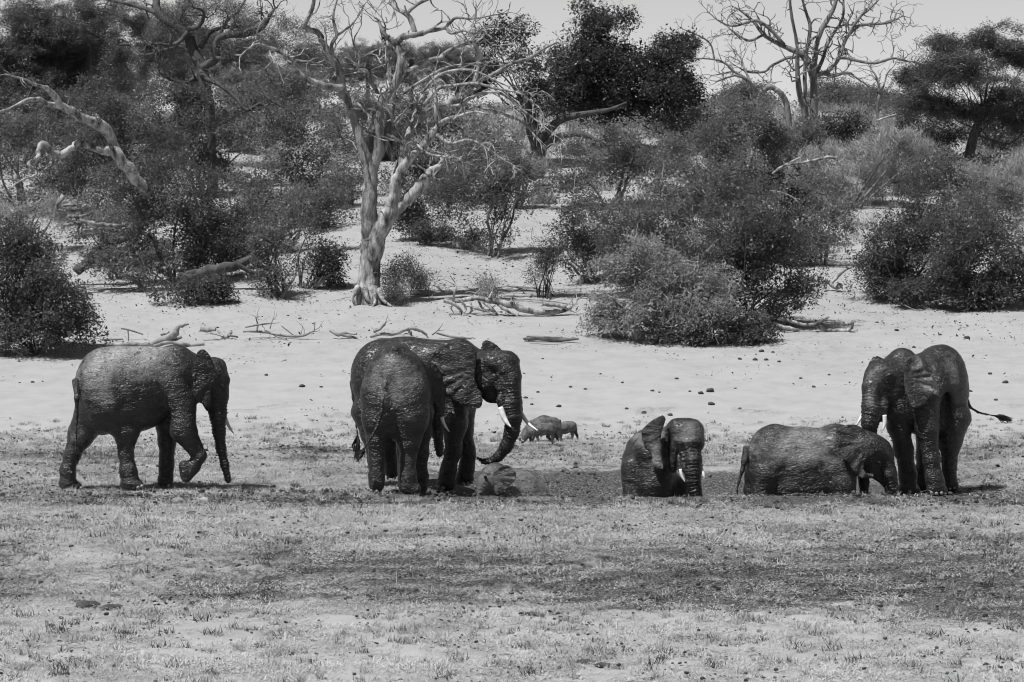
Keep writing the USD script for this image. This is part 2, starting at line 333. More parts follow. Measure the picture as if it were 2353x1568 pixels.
        for c, r in s.cuts:                                       # shallow hollows
            i0 = np.clip(np.floor((c - r - .2 - lo) / s.cell).astype(int), 0, n - 1); i1 = np.clip(np.ceil((c + r + .2 - lo) / s.cell).astype(int) + 1, 1, n)
            sl = tuple(slice(i0[i], i1[i]) for i in range(3)); X, Y, Z = np.meshgrid(*[ax[i][sl[i]] for i in range(3)], indexing='ij')
            d = -s.dist(('ell', c, r, np.eye(3), 0), X, Y, Z).astype(np.float32); g = f[sl]
            h = np.maximum(.14 - np.abs(d - g), 0) / .14; f[sl] = np.maximum(d, g) + h * h * .035
        return surface_net(f, lo, s.cell)
def surface_net(f, lo, cell):
    ins = f < 0
    nx, ny, nz = f.shape
    acc = np.zeros((nx - 1, ny - 1, nz - 1, 3), np.float32); cnt = np.zeros((nx - 1, ny - 1, nz - 1), np.float32)
    quads = []
    for ax in range(3):
        a = [slice(None)] * 3; b = [slice(None)] * 3; a[ax] = slice(0, -1); b[ax] = slice(1, None)
        fa, fb = f[tuple(a)], f[tuple(b)]
        cr = np.argwhere((fa < 0) != (fb < 0))
        va, vb = fa[tuple(cr.T)], fb[tuple(cr.T)]
        p = cr.astype(np.float32); p[:, ax] += va / (va - vb)
        o1, o2 = [i for i in range(3) if i != ax]
        ok = np.ones(len(cr), bool)
        cells = []
        for d1, d2 in ((-1, -1), (0, -1), (0, 0), (-1, 0)):
            c = cr.copy(); c[:, o1] += d1; c[:, o2] += d2
            ok &= np.all((c >= 0) & (c < np.array([nx - 1, ny - 1, nz - 1])), 1); cells.append(c)
        for c in cells:
            cc = c[ok]; np.add.at(acc, tuple(cc.T), p[ok]); np.add.at(cnt, tuple(cc.T), 1)
        flip = (va[ok] < 0) != (ax == 1)
        q = np.stack([c[ok] for c in cells], 1)
        q[~flip] = q[~flip][:, ::-1]
        quads.append(q)
    ids = np.full(cnt.shape, -1, np.int64); on = np.argwhere(cnt > 0); ids[tuple(on.T)] = np.arange(len(on))
    v = acc[tuple(on.T)] / cnt[tuple(on.T)][:, None] * cell + lo
    q = np.concatenate(quads); fq = ids[q[..., 0], q[..., 1], q[..., 2]]
    for _ in range(1):                                            # one light smoothing pass
        s, c = np.zeros_like(v), np.zeros(len(v))
        for i in range(4):
            np.add.at(s, fq[:, i], v[fq[:, i - 1]]); np.add.at(c, fq[:, i], 1)
        v = v * 0.5 + 0.5 * s / np.maximum(c, 1)[:, None]
    return v.astype(float), fq
def vnormals(v, f):
    n = np.zeros_like(v); c = np.cross(v[f[:, 2]] - v[f[:, 0]], v[f[:, 3]] - v[f[:, 1]])
    for i in range(4): np.add.at(n, f[:, i], c)
    return n / np.maximum(np.linalg.norm(n, axis=1, keepdims=True), 1e-12)
def tube(pts, rad, sides=8, seed=0, wob=0.0, sub=0, cap=True, kink=0.0):
    p, r = np.asarray(pts, float), np.asarray(rad, float)
    if sub:
        P = np.vstack([2 * p[0] - p[1], p, 2 * p[-1] - p[-2]]); t = np.linspace(0, 1, sub, endpoint=False); q, rr = [], []
        for i in range(len(p) - 1):
            a, b, c, d = P[i:i + 4]
            for x in t:
                q.append(0.5 * (2 * b + (c - a) * x + (2 * a - 5 * b + 4 * c - d) * x * x + (3 * b - a - 3 * c + d) * x ** 3)); rr.append(r[i] + (r[i + 1] - r[i]) * x)
        p, r = np.array(q + [p[-1]]), np.array(rr + [r[-1]])
    if kink:
        rk = np.random.default_rng(seed + 991); p = p.copy(); p[1:] += rk.normal(0, 1, (len(p) - 1, 3)) * np.minimum(r[1:, None] * kink, 0.035); r = r * (1 + 0.05 * rk.normal(0, 1, len(r)).clip(-1.5, 2.0))
    n = len(p); T = np.gradient(p, axis=0); T /= np.maximum(np.linalg.norm(T, axis=1, keepdims=True), 1e-9)
    u = np.cross(T[0], [0.31, 0.52, 0.79]); u /= np.linalg.norm(u); U = []
    for i in range(n):
        u = u - T[i] * (u @ T[i]); u /= max(np.linalg.norm(u), 1e-9); U.append(u)
    U = np.array(U); V = np.cross(T, U)
    a = np.linspace(0, 2 * np.pi, sides, endpoint=False)
    rg = np.random.default_rng(seed)
    rr = r[:, None] * (1 + wob * (rg.random((n, sides)) - 0.5) * 2)
    v = p[:, None] + rr[..., None] * (np.cos(a)[None, :, None] * U[:, None] + np.sin(a)[None, :, None] * V[:, None])
    v = v.reshape(-1, 3); i = np.arange(n * sides).reshape(n, sides); j = np.roll(i, -1, 1)
    f = np.stack([i[:-1], j[:-1], j[1:], i[1:]], -1).reshape(-1, 4)
    f = np.vstack([f[:, [0, 1, 2]], f[:, [0, 2, 3]]])
    if cap:
        k = len(v); v = np.vstack([v, p[0], p[-1]]); o = np.arange(sides)
        f = np.vstack([f, np.stack([np.full(sides, k), (o + 1) % sides, o], 1), np.stack([np.full(sides, k + 1), i[-1][o], i[-1][(o + 1) % sides]], 1)])
    return v, f
def ball(c, r, nu=10, nv=7):
    r = np.broadcast_to(np.asarray(r, float), 3)
    t = np.linspace(0, np.pi, nv); a = np.linspace(0, 2 * np.pi, nu, endpoint=False)
    v = np.stack([np.sin(t)[:, None] * np.cos(a), np.sin(t)[:, None] * np.sin(a), np.cos(t)[:, None] * np.ones(nu)], -1).reshape(-1, 3) * r + np.asarray(c)
    i = np.arange(nu * nv).reshape(nv, nu); j = np.roll(i, -1, 1)
    return v, np.stack([i[:-1], i[1:], j[1:], j[:-1]], -1).reshape(-1, 4)

class View:
    """Points read off an enlarged piece of the picture: origin and scale of the piece, distance of the animal, metres per enlarged pixel."""
    def __init__(s, ox, oy, k, d, slant=0.0, x0=0.0): s.ox, s.oy, s.k, s.d, s.slant, s.x0 = ox, oy, k, d, slant, x0; s.m = k * d / F
    def dy(s, zx): return s.slant * (zx - s.x0) * s.m
    def p(s, zx, zy, dd=0.0): return at(s.ox + s.k * zx, s.oy + s.k * zy, s.d + s.dy(zx) + dd)
    def xz(s, pts, d): return [tuple(at(s.ox + s.k * x, s.oy + s.k * y, d)[[0, 2]]) for x, y in pts]
def chain(B, V, pts, k, rk=1.0):
    """pts: (zx, zy, r in enlarged pixels, depth offset in metres)."""
    for a, b in zip(pts[:-1], pts[1:]):
        B.cone(V.p(a[0], a[1], a[3]), V.p(b[0], b[1], b[3]), a[2] * V.m * rk, b[2] * V.m * rk, k)
def elephant(label, V, spec, mat, seed, cell=0.022):
    B = Body(cell)
    for e in spec['ells']:                                        # zx, zy, rx, rz (enlarged px), ry (m), depth offset, yaw, k
        zx, zy, rx, rz, ry, dd = e[:6]; yaw = e[6] if len(e) > 6 else math.atan(V.slant); k = e[7] if len(e) > 7 else 0.16
        B.ell(V.p(zx, zy, dd), (rx * V.m, ry, rz * V.m), k, yaw)
    for c in spec['chains']: chain(B, V, c[1], c[0])
    chain(B, V, spec['trunk'], 0.07)
    if 'tail' in spec: chain(B, V, spec['tail'], 0.03)
    for e in spec['ears']:
        dref = V.d + e['d0']
        q = lambda x, z, e=e, dref=dref: dref + e['gx'] * (x - e['_x']) + e['gz'] * (z - e['_z'])
        o = V.xz(e['out'], dref); r = V.xz([e['root']], dref)[0]; e['_x'], e['_z'] = r
        B.sheet(o, q, e.get('t', 0.030), e.get('k', 0.05), r, e.get('folds', 0.022), e.get('nf', 15), math.sqrt(1 + e['gx'] ** 2 + e['gz'] ** 2), seed)
    for zx, zy, rx, rz, ry, dd in spec.get('cuts', []): B.cuts.append((V.p(zx, zy, dd), np.array([rx * V.m, ry, rz * V.m])))
    v, f = B.mesh()
    n = vnormals(v, f)
    # trunk rings
    tr = np.array([V.p(t[0], t[1], t[3]) for t in spec['trunk']]); rad = np.array([t[2] for t in spec['trunk']]) * V.m
    best = np.full(len(v), 9.0); s_at = np.zeros(len(v)); acc = 0.0
    for a, b, ra, rb in zip(tr[:-1], tr[1:], rad[:-1], rad[1:]):
        e = b - a; Ln = np.linalg.norm(e); t = np.clip((v - a) @ e / Ln ** 2, 0, 1)
        d = np.linalg.norm(v - a - t[:, None] * e, axis=1) - (ra + (rb - ra) * t)
        m = d < best; best[m] = d[m]; s_at[m] = acc + (t * Ln)[m]; acc += Ln
    on = sstep(0.06, 0.0, best) * sstep(0.02, 0.18, s_at)
    ringw = np.sin(s_at * 2 * np.pi / spec.get('ring', 0.062) + 2.5 * (meshkit.noise(v * 5, seed) - 0.5))
    # loose hide: broad folds and lumps
    w = meshkit.fbm(v * np.array([3.0, 3.0, 8.0]), 3, seed) - 0.5
    w2 = meshkit.noise(v * np.array([9.0, 9.0, 20.0]), seed + 5) - 0.5
    w3 = np.sin(14 * (v[:, 0] * 0.75 + v[:, 2]) + 7 * (meshkit.noise(v * 2.2, seed + 9))) * 0.5
    flank = np.clip(1 - on, 0, 1)
    v = v + n * (on * ringw * 0.010 + flank * (w * 0.030 + w2 * 0.006 + w3 * 0.003))[:, None]
    base = np.array([V.p(*spec['base'])[0], V.d, 0.0]); base[2] = float(ground_z(base[0], base[1]))
    T = thing('elephant', label, 'elephant', base)
    top = np.clip((n[:, 2] * 0.5 + 0.5), 0, 1)
    dry = np.zeros(len(v))  # dried mud, plus sunlit tops, ears and faces painted paler
    for (zx, zy, r, amt) in spec.get('dry', []):
        c = V.p(zx, zy); dd = np.hypot(v[:, 0] - c[0], v[:, 2] - c[2]); dry += amt * sstep(r * V.m * 1.25, 0.0, dd)
    obj('body', (v, f), mat, T, smooth=True, prim={'ring': s_at, 'drymud_sunlit': dry})
    for t in spec.get('tusks', []):
        P = [V.p(x, y, dd) for x, y, r, dd in t]
        obj('tusk', tube(P, [x[2] * V.m for x in t], 10, sub=4), tusk_mat, T, smooth=True)
    for e in spec.get('eyes', []):
        obj('eye', ball(V.p(*e), 0.032), eye_mat, T, smooth=True)
    rg = np.random.default_rng(seed)
    if 'tuft' in spec:
        a, b = (V.p(*x) for x in spec['tuft']); parts = []
        for i in range(46):
            s = a + (b - a) * rg.uniform(0, 0.55); e = a + (b - a) * rg.uniform(0.7, 1.08) + rg.normal(0, 0.035, 3)
            mid = (s + e) / 2 + rg.normal(0, 0.03, 3); parts.append(tube([s, mid, e], [0.012, 0.011, 0.003], 4))
        obj('tail_tuft', join(parts), hair_mat, T)
    for (zx, zy, dd, wz) in spec.get('nails', []):
        obj('toenail', ball(V.p(zx, zy, dd), (wz * V.m, 0.03, wz * V.m * 1.0), 8, 6), nail_mat, T, smooth=True)
    return T

Z1 = dict(ox=45.0, oy=325.0, k=0.12118)
Z2 = dict(ox=335.0, oy=325.0, k=0.12118)
Z3 = dict(ox=600.0, oy=400.0, k=0.07437)
Z4 = dict(ox=725.0, oy=337.5, k=0.12707)

# far left: walking, forefoot lifted
elephant('dusty elephant walking at the far left with one forefoot lifted', View(d=52.0, slant=0.16, x0=750, **Z1), dict(
    base=(650, 1350), cuts=[(640, 400, 60, 170, .14, -.72), (915, 640, 50, 190, .14, -.72), (1225, 420, 50, 170, .14, -.58), (760, 640, 120, 60, .10, -.72), (1440, 545, 40, 60, .10, -.36)],
    ells=[(690, 520, 400, 330, .64, 0), (470, 498, 222, 300, .58, -.02), (1090, 470, 165, 305, .50, 0), (640, 300, 260, 115, .40, 0), (900, 330, 260, 150, .42, 0),
          (1395, 440, 100, 170, .34, .08), (700, 760, 260, 120, .42, 0), (470, 760, 130, 150, .45, 0)],
    chains=[(.12, [(1080, 370, 190, 0), (1330, 420, 140, .05)]),
            (.10, [(1430, 350, 68, .05), (1472, 455, 44, .05), (1440, 590, 75, .05)]),
            (.08, [(1350, 540, 95, .05), (1345, 640, 45, .02), (1345, 690, 20, 0)]),
            (.13, [(560, 660, 190, -.22), (670, 880, 100, -.28), (667, 1050, 55, -.28), (685, 1200, 62, -.28), (705, 1290, 74, -.28)]),
            (.07, [(690, 1325, 66, -.28), (765, 1325, 48, -.30)]),
            (.13, [(430, 660, 180, .22), (300, 900, 104, .30), (228, 1060, 60, .30), (186, 1200, 57, .30), (190, 1290, 70, .30)]),
            (.07, [(180, 1325, 62, .30), (265, 1335, 44, .28)]),
            (.10, [(1010, 760, 120, .25), (1008, 950, 72, .30), (1003, 1150, 57, .30), (998, 1250, 54, .30), (992, 1300, 62, .30)]),
            (.12, [(1130, 600, 125, -.20), (1140, 860, 100, -.30), (1272, 1075, 60, -.30)]),
            (.05, [(1272, 1080, 62, -.30), (1225, 1170, 56, -.30), (1180, 1205, 66, -.30)]),
            (.05, [(1150, 1165, 46, -.32), (1165, 1255, 46, -.32)])],
    trunk=[(1425, 560, 84, .05), (1427, 740, 72, .05), (1436, 880, 52, .03), (1452, 1020, 40, 0), (1482, 1150, 33, 0), (1513, 1285, 27, 0)],
    tail=[(255, 470, 34, -.30), (262, 600, 19, -.42), (262, 800, 12, -.36), (256, 1000, 9, -.25)],
    tuft=[(258, 980, -.25), (265, 1120, -.22)],
    ears=[dict(out=[(1262, 218), (1318, 198), (1375, 262), (1412, 380), (1428, 460), (1396, 565), (1335, 684), (1285, 652), (1238, 628), (1222, 450), (1228, 300)], root=(1400, 400), d0=-.16, gx=.15, gz=-.16, folds=.02, nf=9)],
    tusks=[[(1470, 700, 20, .30), (1488, 770, 18, .30), (1520, 840, 13, .30), (1558, 897, 4, .28)]],
    eyes=[(1462, 500, -.24)],
    nails=[(800, 1330, -.52, 16), (770, 1342, -.56, 16), (300, 1345, .05, 14), (1020, 1325, .0, 14)],
    dry=[(420, 380, 330, .30), (700, 250, 330, .32), (950, 300, 260, .26), (220, 1000, 260, .12), (680, 1150, 240, .10)]), hide_dusty, 1)  # drier hide, with the sunlit rump and back painted paler

# centre: big one, ears spread, trunk reaching to the calf
elephant('big dark wet elephant with spread ear and long tusks reaching its trunk down', View(d=53.7, slant=-.50, x0=740, **Z2), dict(
    base=(650, 1300), cuts=[(1225, 410, 40, 100, .14, -.52), (1300, 400, 45, 40, .12, -.50), (1405, 560, 26, 90, .10, -.42), (1370, 300, 60, 30, .08, -.44), (880, 700, 60, 120, .14, -.75)],
    ells=[(365, 430, 235, 310, .60, 0), (640, 470, 400, 350, .62, 0), (1030, 420, 190, 310, .48, 0), (560, 230, 260, 130, .40, 0), (860, 260, 260, 140, .40, 0),
          (1335, 345, 165, 140, .36, -.05), (1275, 470, 110, 110, .30, -.05), (560, 740, 260, 120, .4, 0)],
    chains=[(.12, [(1040, 350, 190, 0), (1250, 380, 150, -.05)]),
            (.10, [(1425, 325, 105, -.05), (1458, 425, 72, -.05), (1430, 500, 100, -.05)]),
            (.08, [(1250, 520, 95, -.05), (1290, 570, 70, -.05), (1340, 610, 36, -.05)]),
            (.05, [(1375, 620, 48, -.28), (1378, 690, 30, -.28)]), (.05, [(1490, 620, 50, .10), (1520, 700, 32, .12)]),
            (.13, [(960, 620, 150, -.25), (985, 800, 102, -.35), (975, 1040, 62, -.38), (938, 1180, 58, -.40), (918, 1285, 74, -.42)]),
            (.06, [(880, 1315, 46, -.42), (950, 1318, 46, -.46)]),
            (.12, [(1050, 620, 130, .15), (1045, 830, 92, .20), (1098, 1055, 58, .10), (1088, 1165, 56, .10), (1072, 1245, 74, .08)]),
            (.06, [(1030, 1275, 46, .08), (1105, 1275, 44, .05)]),
            (.12, [(420, 720, 170, .25), (440, 900, 105, .28), (448, 1080, 60, .28), (470, 1200, 66, .28)]),
            (.12, [(300, 720, 170, -.3), (320, 900, 100, -.35), (330, 1080, 58, -.35), (340, 1240, 66, -.35)])],
    trunk=[(1430, 500, 104, -.05), (1450, 640, 88, -.08), (1473, 760, 68, -.1), (1460, 880, 61, -.1), (1417, 1000, 50, -.1), (1350, 1085, 38, -.1), (1285, 1124, 26, -.1), (1230, 1128, 18, -.1), (1178, 1098, 11, -.1)],
    tail=[(150, 470, 30, 0), (150, 600, 13, -.05), (165, 760, 10, -.05), (186, 900, 8, -.05)],
    tuft=[(188, 890, -.05), (178, 1110, -.05)],
    ears=[dict(out=[(1172, 250), (1150, 182), (1060, 142), (960, 138), (880, 163), (812, 225), (780, 288), (806, 335), (858, 380), (888, 480), (903, 560), (932, 602), (1020, 645), (1120, 682), (1190, 690), (1220, 640), (1216, 560), (1192, 480), (1180, 380)], root=(1180, 360), d0=-1.06, gx=-.10, gz=.12, folds=.030, nf=14),
          dict(out=[(1205, 200), (1212, 150), (1235, 126), (1265, 125), (1320, 152), (1375, 210), (1360, 300), (1240, 300)], root=(1330, 280), d0=-.30, gx=.3, gz=.3, folds=.015, nf=9)],
    tusks=[[(1368, 680, 26, -.32), (1385, 740, 25, -.34), (1415, 800, 19, -.36), (1452, 842, 5, -.38)],
           [(1520, 700, 20, .18), (1548, 750, 18, .16), (1600, 818, 14, .1), (1672, 870, 4, .05)]],
    eyes=[(1275, 330, -.40)],
    nails=[(1062, 1312, -.12, 15), (1100, 1312, -.12, 15), (1130, 1300, -.06, 13), (850, 1335, -.66, 14), (890, 1345, -.7, 14), (435, 1262, .1, 13), (495, 1262, .1, 13)],
    dry=[(230, 330, 160, .12), (430, 160, 250, .06)]), hide_wet, 2)

# in front of it: seen from behind
elephant('elephant seen from behind with its tail swung left', View(d=51.15, slant=0.0, **Z2), dict(
    base=(500, 1380), cuts=[(470, 560, 34, 200, .16, -.44), (330, 480, 70, 120, .12, -.40), (650, 470, 70, 120, .12, -.40), (490, 860, 40, 120, .2, -.42)],
    ells=[(497, 560, 272, 385, .50, .15, 0.0), (540, 520, 250, 340, .60, .75, 0.0), (610, 620, 195, 300, .60, 1.0, 0.0), (500, 330, 150, 170, .5, .25, 0.0)],
    chains=[(.08, [(488, 205, 40, -.12), (505, 195, 44, .4), (560, 215, 60, 1.1)]),
            (.16, [(355, 560, 130, .05), (350, 780, 115, .05), (345, 960, 74, .05), (345, 1110, 54, .05), (344, 1250, 54, .05), (343, 1325, 62, .02)]),
            (.16, [(640, 560, 140, .05), (622, 780, 140, .02), (610, 960, 84, .02), (598, 1120, 56, .02), (602, 1250, 60, .02), (606, 1320, 68, 0)]),
            (.06, [(580, 1345, 48, -.02), (665, 1350, 46, -.04)]),
            (.12, [(735, 720, 85, .9), (722, 900, 66, 1.1), (714, 1050, 54, 1.1), (712, 1250, 48, 1.1), (716, 1335, 54, 1.08)]),
            (.12, [(560, 720, 90, 1.0), (570, 1000, 58, 1.2), (570, 1330, 54, 1.2)]),
            (.08, [(440, 780, 60, .25), (438, 880, 44, .2), (428, 950, 24, .15)]),
            (.12, [(690, 430, 130, 1.1), (820, 560, 95, 1.35)]),
            (.08, [(838, 560, 70, 1.4), (846, 700, 62, 1.4)])],
    trunk=[(846, 680, 58, 1.4), (838, 800, 50, 1.4), (846, 900, 45, 1.4), (858, 1000, 36, 1.38), (863, 1058, 31, 1.36)],
    tail=[(418, 440, 40, -.22), (402, 530, 30, -.38), (394, 620, 24, -.42), (388, 700, 20, -.42), (352, 830, 14, -.4), (300, 925, 11, -.38), (245, 1010, 9, -.36)],
    tuft=[(250, 1000, -.36), (178, 1108, -.34)],
    ears=[dict(out=[(762, 318), (795, 304), (838, 328), (878, 400), (900, 480), (903, 560), (884, 590), (892, 650), (862, 712), (824, 640), (806, 540), (818, 450), (792, 390)], root=(800, 420), d0=1.20, gx=.6, gz=0, folds=.02, nf=7)],
    tusks=[[(880, 760, 17, 1.2), (893, 800, 15, 1.18), (915, 842, 11, 1.16), (943, 880, 4, 1.14)]],
    nails=[(300, 1368, -.28, 13), (345, 1372, -.32, 13)],
    dry=[(480, 420, 340, .30), (590, 1150, 200, .10), (345, 1200, 200, .08)]), hide_mid, 3)

# bathing, face towards us
elephant('bathing elephant facing us, sunk to its chest in the wallow', View(d=53.2, slant=0.0, **Z3), dict(
    base=(700, 1900), cuts=[(1030, 480, 70, 80, .14, -.92), (1010, 650, 46, 60, .10, -.88), (1180, 420, 80, 90, .08, -.93), (1230, 655, 140, 18, .07, -1.02), (910, 640, 40, 220, .2, -.72), (1110, 720, 30, 140, .12, -.95)],
    ells=[(620, 960, 345, 570, .75, .75, 0.0), (730, 1060, 290, 430, .50, .0, 0.0), (1130, 440, 236, 198, .34, -.5, 0.0), (1190, 560, 190, 190, .32, -.56, 0.0), (700, 1300, 330, 250, .8, .6, 0.0)],
    chains=[(.12, [(700, 700, 260, -.1), (1050, 500, 190, -.4)]), (.08, [(1030, 370, 118, -.52), (1270, 385, 122, -.55)]), (.06, [(1100, 560, 70, -.80), (1310, 575, 70, -.78)]),
            (.07, [(1270, 520, 120, -.62), (1302, 570, 104, -.66)]),
            (.08, [(960, 600, 110, -.55), (960, 780, 95, -.5), (985, 920, 60, -.5)]),
            (.05, [(1085, 760, 62, -.78), (1082, 930, 44, -.80)]), (.05, [(1330, 800, 50, -.7), (1352, 940, 34, -.7)]),
            (.10, [(430, 900, 150, -.05), (425, 1350, 105, -.1), (425, 1850, 100, -.1)]),
            (.10, [(900, 1050, 140, .0), (1080, 1180, 100, .05), (1090, 1850, 105, .05)]),
            (.10, [(500, 1300, 130, 1.2), (500, 1850, 110, 1.2)]), (.10, [(820, 1300, 130, 1.2), (820, 1850, 110, 1.2)])],
    trunk=[(1215, 620, 142, -.66), (1235, 800, 118, -.78), (1248, 950, 106, -.8), (1256, 1080, 92, -.8), (1276, 1200, 84, -.8), (1312, 1340, 76, -.8), (1320, 1600, 62, -.75)],
    ring=0.066,
    ears=[dict(out=[(852, 205), (800, 215), (700, 270), (620, 340), (560, 410), (556, 480), (565, 560), (610, 655), (690, 745), (695, 850), (760, 905), (860, 944), (892, 905), (886, 800), (876, 700), (866, 560), (862, 400), (890, 270)], root=(880, 430), d0=-.74, gx=-.18, gz=.12, folds=.026, nf=13),
          dict(out=[(1180, 300), (1330, 320), (1385, 450), (1370, 650), (1250, 760), (1180, 600)], root=(1200, 430), d0=-.15, gx=.3, gz=0, folds=.02, nf=9)],
    tusks=[[(1080, 930, 22, -.88), (1092, 990, 22, -.9), (1115, 1050, 16, -.92), (1144, 1100, 5, -.94)], [(1362, 930, 26, -.80), (1378, 970, 26, -.84), (1396, 1020, 20, -.88), (1408, 1056, 7, -.9)]],
    eyes=[(1025, 592, -.86)],
    dry=[(1180, 430, 280, .42), (1240, 800, 240, .3), (470, 480, 160, .2), (780, 820, 150, .34), (700, 560, 300, .24)]), hide_mid, 4)  # paler forehead, trunk and ear are mostly sunlight painted into the hide

# bathing, side on, head lowered
elephant('bathing elephant side on in the wallow, head lowered and ear flat', View(d=51.75, slant=-.05, x0=700, **Z4), dict(
    base=(650, 1650), cuts=[(560, 860, 60, 130, .14, -.62), (780, 960, 40, 150, .12, -.60), (1190, 960, 46, 50, .10, -.40), (470, 1080, 50, 100, .12, -.60), (1235, 1010, 26, 70, .10, -.34)],
    ells=[(392, 965, 226, 285, .50, 0), (620, 1000, 340, 275, .54, 0), (870, 950, 195, 265, .46, 0), (600, 820, 220, 110, .36, 0), (1150, 895, 150, 135, .30, .0), (620, 1180, 380, 150, .48, 0)],
    chains=[(.12, [(880, 880, 185, 0), (1100, 870, 135, 0)]),
            (.08, [(1230, 880, 78, 0), (1268, 925, 56, 0)]),
            (.08, [(1240, 930, 84, 0), (1285, 1070, 62, 0), (1308, 1170, 47, 0)]),
            (.06, [(1150, 1010, 80, 0), (1195, 1075, 40, 0), (1250, 1150, 22, 0)]),
            (.10, [(920, 1020, 118, -.25), (938, 1150, 88, -.34), (942, 1650, 74, -.32)]),
            (.06, [(1092, 1030, 60, .28), (1094, 1150, 38, .30), (1092, 1650, 38, .3)]),
            (.12, [(320, 1100, 140, -.2), (285, 1220, 68, -.26), (285, 1650, 62, -.26)]),
            (.08, [(230, 1050, 80, .2), (200, 1200, 48, .25), (200, 1650, 48, .25)])],
    trunk=[(1290, 1080, 60, 0), (1312, 1180, 46, 0), (1300, 1260, 42, 0), (1298, 1400, 38, 0), (1290, 1600, 30, 0)],
    tail=[(172, 880, 34, -.15), (150, 980, 24, -.22), (132, 1060, 15, -.24), (108, 1140, 10, -.24), (95, 1205, 8, -.24), (112, 1285, 6, -.24)],
    ears=[dict(out=[(878, 745), (900, 708), (980, 682), (1050, 690), (1112, 742), (1152, 805), (1174, 880), (1165, 925), (1112, 955), (1090, 1020), (1110, 1058), (1165, 1068), (1164, 1098), (1100, 1108), (1040, 1090), (960, 985), (908, 920), (880, 830), (870, 785)], root=(1130, 820), d0=-.62, gx=.02, gz=.14, folds=.026, nf=15)],
    tusks=[],
    eyes=[(1215, 985, -.27)],
    dry=[(400, 850, 330, .3), (720, 820, 330, .26), (1060, 800, 140, .2)]), hide_mid, 5)  # drier back, also painted paler for the sun on it

# right: standing, head down, tail out
elephant('elephant standing at the right with its tail flicked out to the side', View(d=52.8, slant=0.55, x0=1500, **Z4), dict(
    base=(1560, 1230), cuts=[(1310, 400, 50, 80, .14, -.55), (1235, 300, 70, 40, .10, -.52), (1235, 450, 26, 90, .12, -.48), (1600, 330, 50, 150, .14, -.58), (1720, 560, 60, 140, .12, -.55)],
    ells=[(1700, 400, 222, 335, .55, .1), (1600, 430, 270, 320, .58, 0), (1395, 390, 185, 310, .46, -.05), (1690, 250, 170, 180, .4, .1), (1235, 330, 142, 155, .34, -.1), (1560, 620, 190, 150, .4, 0)],
    chains=[(.12, [(1400, 330, 175, -.05), (1265, 330, 145, -.1)]),
            (.07, [(1170, 350, 80, -.12), (1150, 385, 72, -.14)]),
            (.08, [(1320, 470, 90, -.1), (1300, 560, 60, -.1), (1262, 620, 34, -.12)]),
            (.05, [(1240, 520, 55, -.3), (1250, 640, 30, -.32)]),
            (.10, [(1380, 560, 130, -.1), (1370, 700, 88, -.05), (1405, 880, 72, 0), (1440, 1080, 64, .02), (1440, 1165, 72, .02)]),
            (.06, [(1405, 1200, 42, .0), (1490, 1200, 46, .02)]),
            (.12, [(1575, 520, 120, -.55), (1590, 720, 84, -.65), (1625, 950, 62, -.68), (1645, 1100, 62, -.70), (1665, 1180, 72, -.72)]),
            (.06, [(1630, 1205, 42, -.72), (1715, 1205, 40, -.74)]),
            (.10, [(1600, 700, 110, .4), (1570, 900, 60, .5), (1550, 1050, 52, .5), (1548, 1150, 60, .5)]),
            (.13, [(1790, 640, 150, -.25), (1770, 800, 92, -.3), (1765, 1000, 52, -.3), (1775, 1140, 56, -.3)]),
            (.05, [(1760, 1170, 38, -.3), (1800, 1170, 40, -.34)])],
    trunk=[(1172, 420, 92, -.15), (1157, 560, 80, -.2), (1142, 660, 66, -.2), (1132, 760, 56, -.15), (1122, 860, 50, -.05), (1115, 960, 44, 0)],
    tail=[(1900, 500, 26, -.1), (1925, 545, 14, -.15), (1990, 588, 11, -.2), (2060, 606, 9, -.2), (2120, 615, 8, -.2)],
    tuft=[(2110, 612, -.2), (2250, 655, -.2)],
    ears=[dict(out=[(1430, 175), (1520, 143), (1556, 185), (1570, 235), (1636, 308), (1646, 380), (1636, 440), (1572, 522), (1520, 545), (1465, 560), (1430, 480), (1405, 380), (1408, 280)], root=(1400, 330), d0=-.78, gx=.08, gz=.16, folds=.030, nf=14),
          dict(out=[(1136, 215), (1142, 185), (1165, 155), (1205, 142), (1235, 160), (1250, 190), (1240, 300), (1150, 280)], root=(1220, 260), d0=-.45, gx=-.2, gz=.2, folds=.015, nf=7)],
    tusks=[[(1255, 610, 18, -.42), (1258, 660, 17, -.44), (1252, 700, 12, -.46), (1242, 726, 5, -.46)], [(1090, 600, 16, -.05), (1065, 640, 13, -.05), (1033, 690, 4, -.05)]],
    eyes=[(1275, 355, -.42)],
    nails=[(1625, 1222, -1.0, 13), (1665, 1228, -1.02, 14), (1705, 1225, -1.0, 14), (1770, 1190, -.55, 10), (1805, 1185, -.5, 10), (1455, 1215, -.25, 14)],
    dry=[(1480, 170, 110, .3), (1520, 380, 190, .26), (1750, 220, 260, .26), (1180, 300, 190, .28), (1160, 520, 130, .16), (1660, 1000, 260, .12)]), hide_mid, 6)  # ear, face and back painted paler as sunlit, over some dry mud

